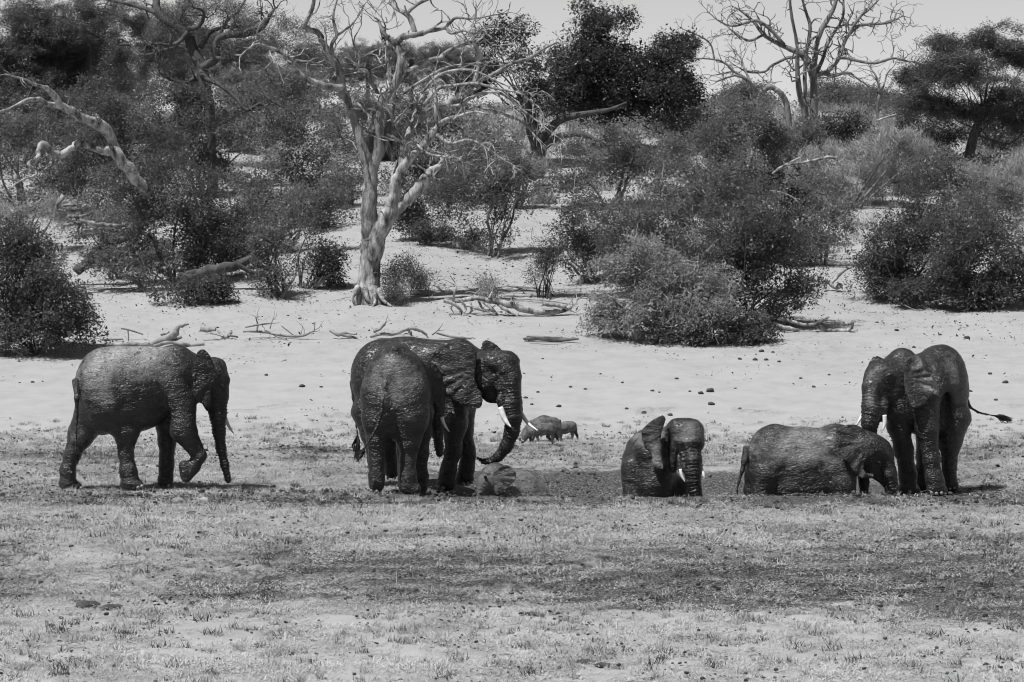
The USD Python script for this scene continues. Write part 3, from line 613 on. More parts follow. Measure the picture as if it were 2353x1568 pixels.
# calf in the wallow
elephant('mud-caked calf lying in the wallow under the big elephant trunk', View(d=51.75, slant=0.35, x0=1300, **Z2), dict(
    base=(1450, 1420),
    ells=[(1325, 1275, 118, 140, .26, -.05), (1520, 1400, 200, 190, .38, .1), (1640, 1450, 170, 130, .36, .1)],
    chains=[(.08, [(1440, 1330, 150, .05), (1560, 1385, 150, .1), (1740, 1470, 80, .1)]),
            (.06, [(1268, 1240, 74, -.12), (1235, 1310, 58, -.15)]),
            (.06, [(1290, 1360, 70, -.08), (1260, 1410, 50, -.1)])],
    trunk=[(1232, 1300, 58, -.15), (1205, 1370, 42, -.16), (1190, 1430, 34, -.16), (1180, 1500, 28, -.16)],
    ears=[dict(out=[(1345, 1178), (1400, 1152), (1460, 1172), (1498, 1222), (1490, 1282), (1440, 1340), (1380, 1386), (1322, 1392), (1308, 1350), (1288, 1290), (1300, 1222)], root=(1330, 1250), d0=-.32, gx=.1, gz=-.1, folds=.015, nf=11)],
    eyes=[(1240, 1255, -.30)],
    dry=[(1560, 1330, 220, .3)]), hide_mud, 7, 0.018)

# warthogs grazing behind
def warthog(label, d, chains_, head, ears_, tusk, tail, legs, seed):
    V = View(d=d, **{**Z2, 'oy': 323.2}); B = Body(0.014)
    for c in chains_: chain(B, V, c[1], c[0])
    chain(B, V, head, .03)
    for l in legs: chain(B, V, l, .035)
    chain(B, V, tail, .01)
    for e in ears_: B.cone(V.p(*e[0]), V.p(*e[1]), .028, .010, .012)
    v, f = B.mesh()
    b = V.p(*legs[0][-1][:2]); b[2] = float(ground_z(b[0], b[1]))
    v = v + vnormals(v, f) * ((meshkit.fbm(v * 9, 2, seed) - .5) * .02)[:, None]
    T = thing('warthog', label, 'warthog', b, 'warthogs grazing behind the elephants')
    obj('body', (v, f), hog_mat, T, smooth=True)
    obj('tusk', tube([V.p(*t) for t in tusk], [.016, .014, .005], 6, sub=2), tusk_mat, T, smooth=True)
    rg = np.random.default_rng(seed); parts = []
    a, m = V.p(*chains_[0][1][0][:2]), V.p(*chains_[0][1][-1][:2])
    for i in range(40):
        s = m + (a - m) * rg.uniform(0, .6) + np.array([0, rg.normal(0, .02), chains_[0][1][-1][2] * V.m * .92])
        parts.append(tube([s, s + np.array([rg.uniform(.02, .07), rg.normal(0, .02), rg.uniform(.0, .05)])], [.006, .002], 3))
    obj('mane', join(parts), hair_mat, T)
warthog('largest warthog, grazing on its knees at the back', 64.9,
        [(.06, [(1805, 838, 62, 0), (1725, 832, 70, 0), (1640, 850, 58, 0)])], [(1615, 862, 46, 0), (1575, 900, 34, -.05), (1530, 955, 18, -.08)],
        [((1600, 830, -.08), (1585, 800, -.1))], [(1540, 945, -.16), (1528, 940, -.2), (1520, 925, -.2)], [(1858, 800, 8, 0), (1866, 850, 5, 0), (1868, 900, 4, 0)],
        [[(1835, 860, 34, -.08), (1850, 915, 15, -.08), (1868, 970, 10, -.08)], [(1815, 870, 30, .1), (1825, 925, 14, .1), (1840, 968, 10, .1)], [(1655, 880, 24, -.06), (1668, 930, 13, -.06), (1675, 968, 9, -.06)], [(1640, 880, 22, .1), (1620, 930, 12, .1), (1620, 965, 9, .1)]], 31)
warthog('smaller warthog grazing in front of the largest one', 63.6,
        [(.05, [(1770, 868, 46, 0), (1705, 878, 50, 0), (1630, 890, 42, 0)])], [(1605, 898, 38, 0), (1575, 930, 28, -.04), (1548, 978, 15, -.06)],
        [((1590, 880, -.06), (1575, 855, -.08))], [(1556, 970, -.13), (1545, 968, -.16), (1536, 955, -.16)], [(1806, 845, 6, 0), (1812, 880, 4, 0), (1812, 915, 3, 0)],
        [[(1785, 890, 26, -.05), (1792, 940, 12, -.05), (1795, 992, 9, -.05)], [(1765, 895, 24, .08), (1755, 935, 12, .08), (1800, 985, 8, .08)], [(1640, 915, 18, -.05), (1634, 950, 11, -.05), (1632, 978, 8, -.05)], [(1622, 915, 18, .06), (1612, 950, 10, .06), (1612, 975, 8, .06)]], 32)
warthog('warthog turned right behind the other two, its head hidden', 65.6,
        [(.05, [(1950, 848, 42, 0), (1900, 862, 48, 0), (1858, 872, 42, 0)])], [(1845, 880, 38, 0), (1815, 915, 28, 0), (1785, 958, 15, -.03)],
        [((1835, 860, -.06), (1825, 835, -.08))], [(1795, 950, -.1), (1785, 950, -.14), (1778, 938, -.14)], [(1985, 830, 6, 0), (1996, 870, 4, 0), (2000, 905, 3, 0)],
        [[(1950, 870, 26, -.05), (1962, 920, 11, -.05), (1954, 972, 8, -.05)], [(1968, 868, 24, .08), (1998, 925, 10, .08), (2006, 970, 8, .08)], [(1866, 890, 18, -.05), (1862, 930, 10, -.05), (1860, 975, 8, -.05)], [(1850, 890, 18, .05), (1838, 930, 10, .05), (1836, 972, 8, .05)]], 33)
# ---------------------------------------------------------------- wood: limbs read off the picture, twigs grown from them
R1 = lambda x, y: (0.145123 * x, 0.145123 * y)
R2 = lambda x, y: (250 + 0.145123 * x, 0.145123 * y)
R4 = lambda x, y: (682.5 + 0.145123 * x, 0.145123 * y)
R5 = lambda x, y: (0.145123 * x, 175 + 0.145123 * y)
R6 = lambda x, y: (325 + 0.145123 * x, 175 + 0.145123 * y)
R7 = lambda x, y: (682.5 + 0.145123 * x, 175 + 0.145123 * y)
def limb_pts(R, pts, d, bow=(0.0, 0.0), k=0.145123, seed=0):
    """Picture points to space: depth runs from bow[0] to bow[1] metres along the limb, with a little wander."""
    rg = np.random.default_rng(seed); n = len(pts); t = np.linspace(0, 1, n)
    dd = d + bow[0] + (bow[1] - bow[0]) * t + np.sin(t * 4 + rg.uniform(0, 6)) * 0.12 * (t > 0)
    P = np.array([at(*R(x, y), q) for (x, y, r), q in zip(pts, dd)])
    return P, np.array([r for _, _, r in pts]) * k * d / F
def twigs(paths, rng, per_m=1.2, lengths=(0.5, 1.6), droop=0.0, depth=2, rmin=0.010, up=0.15, start=0.25, wiggle=0.35, rmax=0.05, cap=4000):
    """Side branches with side branches, off the given (points, radii) paths."""
    out = []
    def grow(p, d, L, r, lev):
        if len(out) > cap: return
        n = max(3, int(L / 0.22)); q = [p]; 
        for i in range(n):
            d = d + rng.normal(0, wiggle, 3) + np.array([0, 0, up * .3 - droop * (i / n)]); d /= np.linalg.norm(d)
            q.append(q[-1] + d * L / n)
            if lev > 1 and rng.random() < 0.55 and i > 0:
                e = d + rng.normal(0, 0.75, 3); e /= np.linalg.norm(e)
                grow(q[-1], e, L * rng.uniform(0.3, 0.6), max(r * 0.6, rmin), lev - 1)
        out.append((q, np.linspace(r, max(rmin * 0.6, r * 0.3), len(q))))
    for P, R in paths:
        seg = np.linalg.norm(np.diff(P, axis=0), axis=1); tot = seg.sum(); c = np.concatenate([[0], np.cumsum(seg)])
        for _ in range(rng.poisson(per_m * tot * (1 - start))):
            s = rng.uniform(start, 1.0) * tot; i = min(np.searchsorted(c, s) - 1, len(seg) - 1); i = max(i, 0)
            t = (s - c[i]) / max(seg[i], 1e-6); p = P[i] + (P[i + 1] - P[i]) * t; r = R[i] + (R[i + 1] - R[i]) * t
            d = (P[i + 1] - P[i]) / max(seg[i], 1e-6) * 0.5 + rng.normal(0, 0.7, 3) + np.array([0, 0, up]); d /= np.linalg.norm(d)
            grow(p, d, rng.uniform(*lengths), min(r * 0.55, rmax), depth)
        d = P[-1] - P[-2]; d /= max(np.linalg.norm(d), 1e-6)
        for _ in range(2): grow(P[-1], d + rng.normal(0, .3, 3), rng.uniform(*lengths), min(R[-1] * 0.9, rmax), depth)
    return out
def skel_mesh(paths, sides=4, seed=0): return join([tube(p, r, sides, seed + i, 0.0, cap=False) for i, (p, r) in enumerate(paths)])

def bare_tree(name, label, cat, R, d, trunk, limbs, mat, seed, tw, twig_mat=None, sink=0.4, extra=(), limb_mat=None):
    rng = np.random.default_rng(seed)
    P, Rr = limb_pts(R, trunk, d, seed=seed)
    g = float(ground_z(P[0][0], P[0][1])); P[0][2] = min(P[0][2], g - sink)
    T = thing(name, label, cat, (P[0][0], P[0][1], g))
    obj('trunk', tube(P, Rr, 18, seed, 0.06, sub=6), mat, T, smooth=True)
    paths = []
    for i, lm in enumerate(limbs):
        pts, bow = lm[0], lm[1] if len(lm) > 1 else (0, rng.uniform(-1.4, 1.4))
        q, r = limb_pts(R, pts, d, bow, seed=seed + i)
        obj('limb', tube(q, r, 12, seed + i, 0.05, sub=4, kink=.07), (limb_mat or mat) if min(x[1] for x in pts) < 500 else mat, T, smooth=True); paths.append((q, r))
    tp = twigs(paths, rng, **tw)
    stubs = []
    for q, r in paths:                                            # broken stubs and knots
        for _ in range(2):
            k = rng.integers(1, len(q))
            if r[k] > .09: continue
            dv = rng.normal(0, 1, 3); dv /= np.linalg.norm(dv); L_ = rng.uniform(1.5, 5.0) * r[k]
            stubs.append(tube([q[k], q[k] + dv * (r[k] * .8), q[k] + dv * (r[k] + L_ * .6) + rng.normal(0, .02, 3), q[k] + dv * (r[k] + L_)], [r[k] * .5, r[k] * .45, r[k] * .4, r[k] * .3], 7, int(k), .18))
    if stubs: obj('stubs', join(stubs), mat, T, smooth=35, kind='stuff')
    for pts, bow, kw in extra:
        q, r = limb_pts(R, pts, d, bow, seed=seed + 77 + len(tp)); obj('limb', tube(q, r, 7, seed, 0.05, sub=4), mat, T, smooth=True)
        tp += twigs([(q, r)], rng, **{**tw, **kw})
    obj('twigs', skel_mesh(tp), twig_mat or mat, T, kind='stuff')
    return T, tp

# the big dead tree in the middle
dt_trunk = [(812, 2120, 130), (812, 2060, 100), (818, 1960, 80), (830, 1806, 70), (845, 1680, 84), (838, 1600, 70)]
dt = [
 ([(832, 1720, 50), (824, 1600, 58), (817, 1456, 58), (830, 1300, 48), (828, 1170, 46), (785, 1050, 36), (740, 900, 30), (690, 740, 28), (640, 620, 30), (620, 500, 28), (570, 400, 26), (500, 290, 22), (470, 225, 20), (400, 200, 18), (378, 170, 17), (420, 80, 15), (440, 0, 13), (430, -90, 9)], (0, -.8)),
 ([(640, 610, 28), (550, 600, 26), (480, 580, 22), (370, 530, 20), (290, 440, 18), (230, 370, 15), (150, 335, 13), (60, 305, 11), (0, 330, 9), (-60, 380, 6)], (-.5, -1.6)),
 ([(560, 370, 18), (565, 300, 13), (598, 240, 12), (572, 130, 9), (590, 30, 8), (615, -40, 5)], (-.6, -1.0)),
 ([(590, 250, 10), (640, 215, 9), (700, 170, 8), (762, 88, 4)], (-.7, -1.2)),
 ([(840, 1180, 40), (880, 1050, 33), (890, 900, 30), (885, 800, 28), (910, 700, 27), (970, 640, 27), (1020, 520, 28), (1040, 420, 26), (1028, 340, 22), (998, 295, 22), (930, 240, 15), (900, 180, 13), (885, 140, 10), (855, 118, 6)], (0, .6)),
 ([(1000, 300, 24), (1060, 250, 23), (1140, 240, 20), (1230, 215, 16), (1340, 190, 14), (1380, 150, 12), (1430, 120, 9), (1530, 130, 7), (1700, 100, 4)], (.4, -.8)),
 ([(1140, 235, 20), (1105, 130, 18), (1050, 80, 16), (990, 40, 13), (980, -60, 10)], (.2, .9)),
 ([(1075, 100, 14), (1150, 30, 12), (1240, -10, 10)], (.4, .9)),
 ([(1350, 195, 12), (1390, 230, 10), (1470, 210, 9), (1550, 225, 8), (1620, 190, 6), (1760, 190, 4)], (-.5, -1.2)),
 ([(1000, 580, 26), (1060, 520, 22), (1120, 480, 22), (1220, 420, 20), (1310, 400, 17), (1340, 370, 15), (1420, 320, 12), (1500, 290, 10), (1610, 260, 6)], (.2, 1.2)),
 ([(880, 1090, 30), (935, 960, 28), (965, 800, 26), (985, 640, 22), (957, 480, 18), (930, 350, 16), (925, 280, 12)], (.1, .9)),
 ([(848, 1790, 44), (885, 1630, 58), (937, 1506, 56), (987, 1386, 46), (1000, 1260, 38), (1040, 1180, 33), (1110, 1080, 31), (1190, 1010, 29), (1260, 920, 27), (1300, 860, 24), (1285, 760, 17), (1280, 640, 9)], (-.1, -1.0)),
 ([(1300, 860, 22), (1370, 820, 17), (1440, 800, 11), (1550, 770, 8), (1650, 790, 5)], (-1.0, -1.8)),
 ([(925, 1570, 42), (985, 1470, 46), (1040, 1410, 46), (1110, 1350, 44), (1190, 1265, 42), (1240, 1190, 34), (1275, 1165, 26), (1320, 1135, 19), (1370, 1095, 12), (1402, 1068, 5)], (.2, 1.0)),
 ([(1000, 1300, 34), (1050, 1080, 30), (1095, 920, 28), (1150, 790, 26), (1182, 700, 18), (1190, 600, 10)], (.3, 1.5)),
 ([(1160, 830, 26), (1230, 780, 28), (1310, 745, 30), (1420, 690, 28), (1520, 610, 26), (1560, 540, 22), (1580, 440, 18), (1582, 380, 17), (1545, 300, 13)], (.8, .4)),
 ([(1560, 570, 15), (1680, 510, 13), (1800, 440, 12), (1930, 400, 11), (2000, 350, 9), (2115, 292, 5)], (.4, 1.2)),
 ([(1050, 1070, 16), (1045, 950, 14), (1000, 840, 13), (940, 720, 11), (900, 640, 7)], (-.4, -.9)),
 ([(880, 640, 12), (830, 560, 16), (800, 490, 14), (740, 470, 11), (755, 400, 8), (712, 300, 6)], (.2, -.5)),
 ([(870, 900, 30), (840, 860, 24), (825, 810, 14)], (.1, .4)),
]
drp = dict(droop=0.5, per_m=4.5, lengths=(0.4, 1.4), depth=2, up=-0.1, rmax=0.034, wiggle=0.25, rmin=.017)
dt_extra = [
 ([(1200, 720, 13), (1300, 610, 12), (1400, 590, 11), (1550, 575, 10), (1700, 610, 9), (1850, 640, 7), (1980, 730, 4)], (-.6, -1.6), drp),
 ([(1310, 740, 14), (1450, 720, 13), (1560, 655, 12), (1720, 640, 10), (1880, 760, 8), (2000, 850, 6), (2120, 945, 3)], (-.4, -1.4), drp),
 ([(1480, 700, 11), (1620, 750, 11), (1760, 790, 9), (1900, 860, 7), (2000, 985, 4)], (-.2, -1.0), drp),
 ([(1290, 930, 14), (1380, 990, 13), (1500, 965, 10), (1600, 1000, 8), (1760, 1110, 4)], (-1.0, -2.0), drp),
 ([(1180, 640, 10), (1300, 520, 10), (1450, 480, 9), (1580, 500, 7), (1700, 560, 4)], (-.5, -1.2), drp),
 ([(1130, 980, 10), (1230, 1060, 9), (1350, 1080, 7)], (-.8, -1.5), drp),
 ([(1060, 640, 12), (1180, 560, 10), (1340, 470, 9), (1480, 440, 6)], (.2, -.4), drp)]
bare_tree('dead_tree', 'tall pale dead tree standing bare in the middle of the bank', 'dead tree', R2, 87.2, dt_trunk, dt, bark_pale, 41,
          dict(per_m=2.2, lengths=(0.4, 1.6), depth=2, rmin=0.015, rmax=0.045, start=0.3), extra=dt_extra, limb_mat=bark_mixed)
# roots of it
T0 = '/World/dead_tree'
class _P:                                                        # parent wrapper for an existing thing
    def __init__(s, p): s.p = Sdf.Path(p)
    def GetPath(s): return s.p
for i, pts in enumerate([[(270, 790, 30), (290, 850, 14), (320, 890, 10), (300, 925, 6)], [(230, 780, 30), (190, 840, 13), (205, 890, 8)], [(370, 790, 26), (400, 860, 12), (460, 900, 7)], [(330, 820, 20), (345, 870, 12), (330, 900, 7)]]):
    q, r = limb_pts(R6, pts, 86.9, (0, -.4), seed=i); q[-1][2] = float(ground_z(*q[-1][:2])) + .02
    obj('root', tube(q, r, 8, i, .1, sub=4), bark_pale, _P(T0), smooth=True)

# bare thorn tree on the right skyline
bt_trunk = [(905, 960, 32), (905, 860, 29), (906, 700, 27), (905, 560, 27), (890, 490, 28)]
bt = [
 ([(895, 500, 28), (870, 440, 26), (820, 370, 27), (740, 340, 18), (640, 290, 15), (560, 240, 13), (490, 150, 11), (410, 80, 8), (340, 40, 4)],),
 ([(850, 860, 22), (830, 720, 24), (800, 600, 20), (790, 450, 15), (795, 350, 12), (770, 200, 11), (745, 60, 10), (740, -60, 7)],),
 ([(855, 800, 16), (842, 560, 14), (850, 400, 12), (880, 200, 12), (850, 80, 10), (820, -20, 7)],),
 ([(910, 520, 20), (980, 500, 17), (1020, 470, 14), (1080, 400, 12), (1110, 300, 14), (1160, 220, 13), (1240, 170, 11), (1400, 160, 8), (1520, 110, 4)],),
 ([(900, 520, 20), (915, 400, 18), (925, 300, 18), (960, 200, 18), (1020, 100, 16), (1060, 0, 12), (1070, -90, 8)],),
 ([(1080, 400, 12), (1130, 400, 11), (1260, 430, 10), (1350, 430, 10), (1450, 400, 9), (1540, 420, 7), (1615, 430, 4)],),
 ([(780, 395, 13), (720, 400, 11), (620, 450, 9), (560, 495, 8), (450, 495, 7), (370, 455, 4)],),
 ([(700, 310, 14), (600, 200, 12), (500, 140, 10), (360, 180, 7), (260, 150, 5), (185, 90, 3)],),
 ([(960, 505, 14), (1050, 520, 12), (1140, 500, 10), (1230, 560, 5)],),
 ([(1150, 230, 12), (1220, 120, 10), (1290, 60, 8), (1360, -10, 5)],),
 ([(900, 560, 16), (960, 420, 14), (1010, 280, 12), (1100, 130, 10), (1110, -20, 7)],),
 ([(560, 240, 10), (460, 280, 9), (380, 240, 7), (330, 200, 4)],)]
bare_tree('thorn_tree', 'leafless thorn tree spreading against the sky at the right', 'tree', R4, 146.0, bt_trunk, bt, bark_grey, 43, dict(per_m=3.0, lengths=(0.6, 1.9), depth=3, rmin=0.02, rmax=0.07, start=0.2, wiggle=0.4, cap=7000), twig_mat=bark_grey)
bare_tree('thorn_tree', 'bent leaning bare tree left of the spreading thorn tree', 'tree', R4, 144.0, [(740, 800, 22), (720, 730, 21), (680, 650, 20), (640, 615, 19)],
          [([(650, 620, 19), (600, 600, 17), (530, 635, 14), (480, 590, 11), (440, 550, 9), (360, 520, 8), (240, 560, 5)],), ([(480, 580, 10), (420, 530, 9), (350, 490, 8), (300, 440, 8), (220, 410, 6), (80, 400, 4)],), ([(220, 410, 6), (190, 300, 6), (100, 240, 5), (0, 200, 3)],), ([(470, 570, 9), (430, 480, 7), (400, 400, 5), (340, 330, 3)],), ([(350, 490, 6), (260, 510, 5), (200, 520, 3)],)],
          bark_grey, 44, dict(per_m=1.6, lengths=(0.5, 1.5), depth=2, rmin=0.014, rmax=0.05, start=0.15, cap=1200))
bare_tree('thorn_tree', 'slim small bare tree between the thorn tree and the right acacia', 'tree', R4, 150.0, [(1340, 800, 12), (1347, 710, 11), (1362, 640, 10)],
          [([(1362, 640, 9), (1345, 560, 8), (1325, 510, 7), (1290, 460, 4)],), ([(1362, 640, 8), (1390, 580, 6), (1410, 510, 5), (1460, 450, 3)],)], bark_grey, 45, dict(per_m=2.5, lengths=(0.5, 1.4), depth=2, rmin=0.014, rmax=0.04, start=0.2, cap=500))

# ---------------------------------------------------------------- foliage
def clump(kind, rng):
    """A spray of leaves and twigs about half a metre across, centred on the origin."""
    v, f = [], []
    def quad(c, a, b):
        i = len(v); v.extend([c - a, c + b * .8, c + a, c - b * .8]); f.append([i, i + 1, i + 2]); f.append([i, i + 2, i + 3])
    n, lo, wd, R, sq = dict(leafy=(84, .062, .034, .50, .85), pale=(170, .040, .016, .50, .8), fine=(330, .050, .014, .60, .42), grassy=(120, .20, .008, .45, .7), sparse=(60, .042, .022, .5, .9))[kind]
    centres = rng.normal(0, 1, (9, 3)); centres /= np.linalg.norm(centres, axis=1, keepdims=True); centres *= R * rng.uniform(.25, .85, (9, 1)); centres[:, 2] *= sq
    for i in range(n):
        c = centres[rng.integers(9)] + rng.normal(0, R * .24, 3) * np.array([1, 1, sq])
        a = rng.normal(0, 1, 3); b = rng.normal(0, 1, 3)
        if kind == 'grassy': a = a * .35 + np.array([0, 0, 1.0])
        elif kind == 'fine': a[2] *= .35
        else: a[2] = a[2] * .55 - .25; b[2] *= .4
        a /= np.linalg.norm(a); b -= a * (a @ b); b /= max(np.linalg.norm(b), 1e-6)
        s = rng.uniform(.65, 1.3); quad(c, a * lo * s, b * wd * s)
    return np.array(v), np.array(f)
def clump_twigs(rng, n, R=.5, r=.008):
    parts = []
    for _ in range(n):
        a = rng.normal(0, R * .25, 3); d = rng.normal(0, 1, 3); d /= np.linalg.norm(d); b = a + d * R * rng.uniform(.5, 1.2); m = (a + b) / 2 + rng.normal(0, .05, 3)
        parts.append(tube([a, m, b], [r, r * .9, r * .5], 3, cap=False))
    return join(parts)
PROTO = {}
def protos(kind):
    if kind not in PROTO:
        rng = np.random.default_rng(len(kind) * 7 + 3)
        PROTO[kind] = [(clump(kind, rng), clump_twigs(rng, dict(leafy=4, pale=8, fine=5, grassy=10, sparse=7)[kind], .5, .007)) for _ in range(4)]
    return PROTO[kind]
def crown(T, kind, mats, lobes, rng, dens=1.0, fill=0.5, size=1.0, floor=None, name='crown'):
    """lobes: (centre, (rx, ry, rz)) in the world; sprays of leaves spread through them, thin in places so that light shows through."""
    pos, sc, sub = [], [], []
    for c, r in lobes:                                            # break each lobe into uneven boughs
        r = np.array(r) * 1.10; c = np.array(c)
        for _ in range(6):
            d = rng.normal(0, 1, 3); d /= np.linalg.norm(d); sub.append((c + d * r * rng.uniform(.45, .85), r * rng.uniform(.36, .60)))
        sub.append((c, r * .65))
    lobes = sub
    for c, r in lobes:
        r = np.array(r)
        n = int(dens * 3.9 * (r[0] * r[2] + r[0] * r[1] + r[1] * r[2]) / size ** 2) + 4
        d = rng.normal(0, 1, (n, 3)); d /= np.linalg.norm(d, axis=1, keepdims=True)
        p = np.array(c) + d * r * (fill + (1 - fill) * rng.random((n, 1)) ** .7) * (.85 + .3 * np.abs(rng.normal(0, 1, (n, 1))))
        keep = meshkit.fbm(p * 1.25 + 7, 2, 5) > 0.38
        pos.append(p[keep]); sc.append(rng.uniform(.55, 1.25, keep.sum()) * size)
    p, s = np.vstack(pos), np.concatenate(sc)
    g = ground_z(p[:, 0], p[:, 1]); ok = p[:, 2] > g + 0.12
    p, s = p[ok], s[ok]
    path = numbered(str(T.GetPath()), name)
    pi = UsdGeom.PointInstancer.Define(stage, path); tag(pi.GetPrim(), kind='stuff')
    targets = []
    for i, (lf, tw) in enumerate(protos(kind)):
        x = UsdGeom.Xform.Define(stage, f'{path}/leaf_spray_{i:03d}')
        usdkit.mesh(stage, f'{path}/leaf_spray_{i:03d}/leaves', lf, mats[0]); usdkit.mesh(stage, f'{path}/leaf_spray_{i:03d}/fine_twigs', tw, mats[1])
        targets.append(x.GetPath())
    pi.CreatePrototypesRel().SetTargets(targets)
    n = len(p); ax = rng.normal(0, 1, (n, 3)) * np.array([.25, .25, 1]); ax /= np.linalg.norm(ax, axis=1, keepdims=True); a = rng.uniform(0, np.pi, n)
    qs = [Gf.Quath(float(math.cos(t)), *(float(c) for c in math.sin(t) * u)) for t, u in zip(a, ax)]
    pi.CreateProtoIndicesAttr(Vt.IntArray([int(k) for k in rng.integers(0, 4, n)]))
    pi.CreatePositionsAttr(Vt.Vec3fArray.FromNumpy((p - origin_of(path)).astype(np.float32)))
    pi.CreateOrientationsAttr(Vt.QuathArray(qs)); pi.CreateScalesAttr(Vt.Vec3fArray.FromNumpy(np.repeat(s[:, None], 3, 1).astype(np.float32)))
    return p
MATS = dict(dark=('leafy', leaf_dark, twig_dark), mid=('leafy', leaf_mid, twig_dark), pale=('leafy', leaf_pale, twig_pale), fine=('fine', leaf_fine, twig_dark), deep=('leafy', leaf_darkest, twig_dark), grassy=('grassy', straw_dull, twig_pale), greyfine=('fine', leaf_mid, twig_dark), sparse=('sparse', leaf_mid, twig_dark), twiggy=('sparse', leaf_pale, twig_pale))
seed_at = [100]
def shrub(label, kind, base, lobes, dens=1.0, stems=7, cat='shrub', name='shrub', size=None, deep=0.75, stem_mat=None, group=None, dd=0.0, fill=0.5):
    seed_at[0] += 1; rng = np.random.default_rng(seed_at[0])
    b = hit(*ov(*base)); d = b[1] + dd; m = d / F / 2.29785
    b = np.array([at(*ov(*base), d)[0], d, 0]); b[2] = float(ground_z(b[0], d))
    T = thing(name, label, cat, b, group)
    L3 = []
    for lb in lobes:
        cx, cy, rx, ry = lb[:4]; off = lb[4] if len(lb) > 4 else rng.uniform(-.5, .5)
        q = at(*ov(cx, cy), d + off); L3.append((q, (rx * m, max(.5, deep * (rx + ry) / 2 * m), ry * m)))
    kd, lm, tm = MATS[kind]
    sz = size or float(np.clip(0.35 + 0.006 * d, .8, 1.3))
    crown(T, kd, (lm, tm), L3, rng, dens, fill, sz)
    paths = []
    for i in range(stems):
        c, r = L3[rng.integers(len(L3))]; e = c + rng.normal(0, .45, 3) * np.array(r)
        s = b + np.array([rng.normal(0, .16), rng.normal(0, .16), -.1]); mid = s + (e - s) * .5 + rng.normal(0, .16, 3) * np.linalg.norm(e - s) * (.25 if name in ('sapling', 'dry_plant') else .5) + np.array([0, 0, .1])
        r0 = rng.uniform(.03, .075) * (.4 if name in ('sapling', 'dry_plant') else 1.0); paths.append(([s, s + (mid - s) * .5 + rng.normal(0, .06, 3), mid, e], [r0, r0 * .85, r0 * .6, r0 * .25]))
    if stems:
        obj('stems', join([tube(p, r, 6, i, .1, sub=3, cap=False) for i, (p, r) in enumerate(paths)]), stem_mat or bark_grey, T, smooth=True)
    return T
def tree(label, kind, base, trunk, lobes, dens=1.0, size=1.3, mat=None, limbs=(), name='tree', cat='tree', deep=.8, dd=0.0, fill=0.35, nbr=14):
    """trunk: overview points with radii in overview pixels."""
    seed_at[0] += 1; rng = np.random.default_rng(seed_at[0])
    b = hit(*ov(*base)); d = b[1] + dd; m = d / F / 2.29785
    b = np.array([at(*ov(*base), d)[0], d, 0]); b[2] = float(ground_z(b[0], d))
    T = thing(name, label, cat, b)
    L3 = []
    for lb in lobes:
        cx, cy, rx, ry = lb[:4]; off = lb[4] if len(lb) > 4 else rng.uniform(-1.2, 1.2)
        L3.append((at(*ov(cx, cy), d + off), (rx * m, deep * (rx + ry) / 2 * m, ry * m)))
    kd, lm, tm = MATS[kind]
    P = [np.array([b[0], d, b[2] - .3])] + [at(*ov(x, y), d) for x, y, r in trunk]; R = [trunk[0][2] * m * 1.15] + [r * m for *_, r in trunk]
    obj('trunk', tube(P, R, 12, seed_at[0], .08, sub=4), mat or bark_dark, T, smooth=True)
    for lm_ in limbs:
        q = [at(*ov(x, y), d + o) for x, y, r, o in lm_]; obj('limb', tube(q, [r * m for _, _, r, _ in lm_], 8, 3, .08, sub=4), mat or bark_dark, T, smooth=True)
    crown(T, kd, (lm, tm), L3, rng, dens, fill, size)
    br = []
    for c, r in L3:
        for _ in range(max(2, nbr // len(L3))):
            u = rng.uniform(.45, 1.0); top = P[1] + (P[-1] - P[1]) * u
            e = c + rng.normal(0, .45, 3) * np.array(r); md = top + (e - top) * .5 + rng.normal(0, .35, 3) - np.array([0, 0, .12 * np.linalg.norm((e - top)[:2])])
            r0 = R[-1] * rng.uniform(.16, .36); br.append(([top, md, e], [r0, r0 * .6, r0 * .2]))
    obj('branches', join([tube(p, r, 6, i, .1, sub=3, cap=False) for i, (p, r) in enumerate(br)]), mat or bark_dark, T, smooth=True)
    return T

# skyline trees
for (x, y, rx, ry, lab) in [(845, 128, 65, 28, 'low far tree crown just left of the dead tree fork'), (945, 118, 75, 30, 'far flat tree crown behind the dead tree'), (1050, 125, 70, 34, 'far tree crown between the dead tree and the small round tree'),
                            (1690, 222, 75, 28, 'low far tree crown under the bent thorn tree'), (1945, 232, 95, 48, 'rounded far tree behind the thorn tree trunks'), (2035, 250, 55, 36, 'small far tree left of the right acacia'), (560, 110, 90, 40, 'far tree crown behind the gnarled tree'), (720, 135, 70, 30, 'far tree crown behind the left limb of the dead tree'), (420, 100, 90, 50, 'far grey tree crown left of the gnarled trunk'), (230, 170, 110, 45, 'far tree crown behind the bleached dead limb'), (60, 240, 100, 40, 'far tree crown at the left edge under the feathery tree'), (620, 190, 100, 40, 'broad far tree crown right of the gnarled trunk')]:
    tree(lab, 'greyfine', (x, y + 100), [(x, y + 70, 5), (x, y + 20, 4)], [(x, y, rx, ry), (x - rx * .5, y + 20, rx * .7, ry), (x + rx * .5, y + 25, rx * .7, ry), (x, y + 55, rx * 1.1, ry * 1.1)], name='far_tree', size=1.9, dens=1.2, dd=25, nbr=6)
tree('dense dark conical tree rising against the sky', 'deep', (1400, 350), [(1400, 300, 11), (1395, 230, 9)], [(1385, 45, 55, 42), (1375, 110, 95, 55), (1440, 195, 150, 85), (1340, 215, 95, 70), (1520, 140, 75, 55), (1560, 215, 65, 60), (1300, 165, 45, 60), (1480, 255, 130, 40), (1400, 150, 120, 70), (1545, 110, 50, 35), (1420, 210, 140, 70)], dens=2.1, size=1.3, name='leafy_tree', fill=.3)
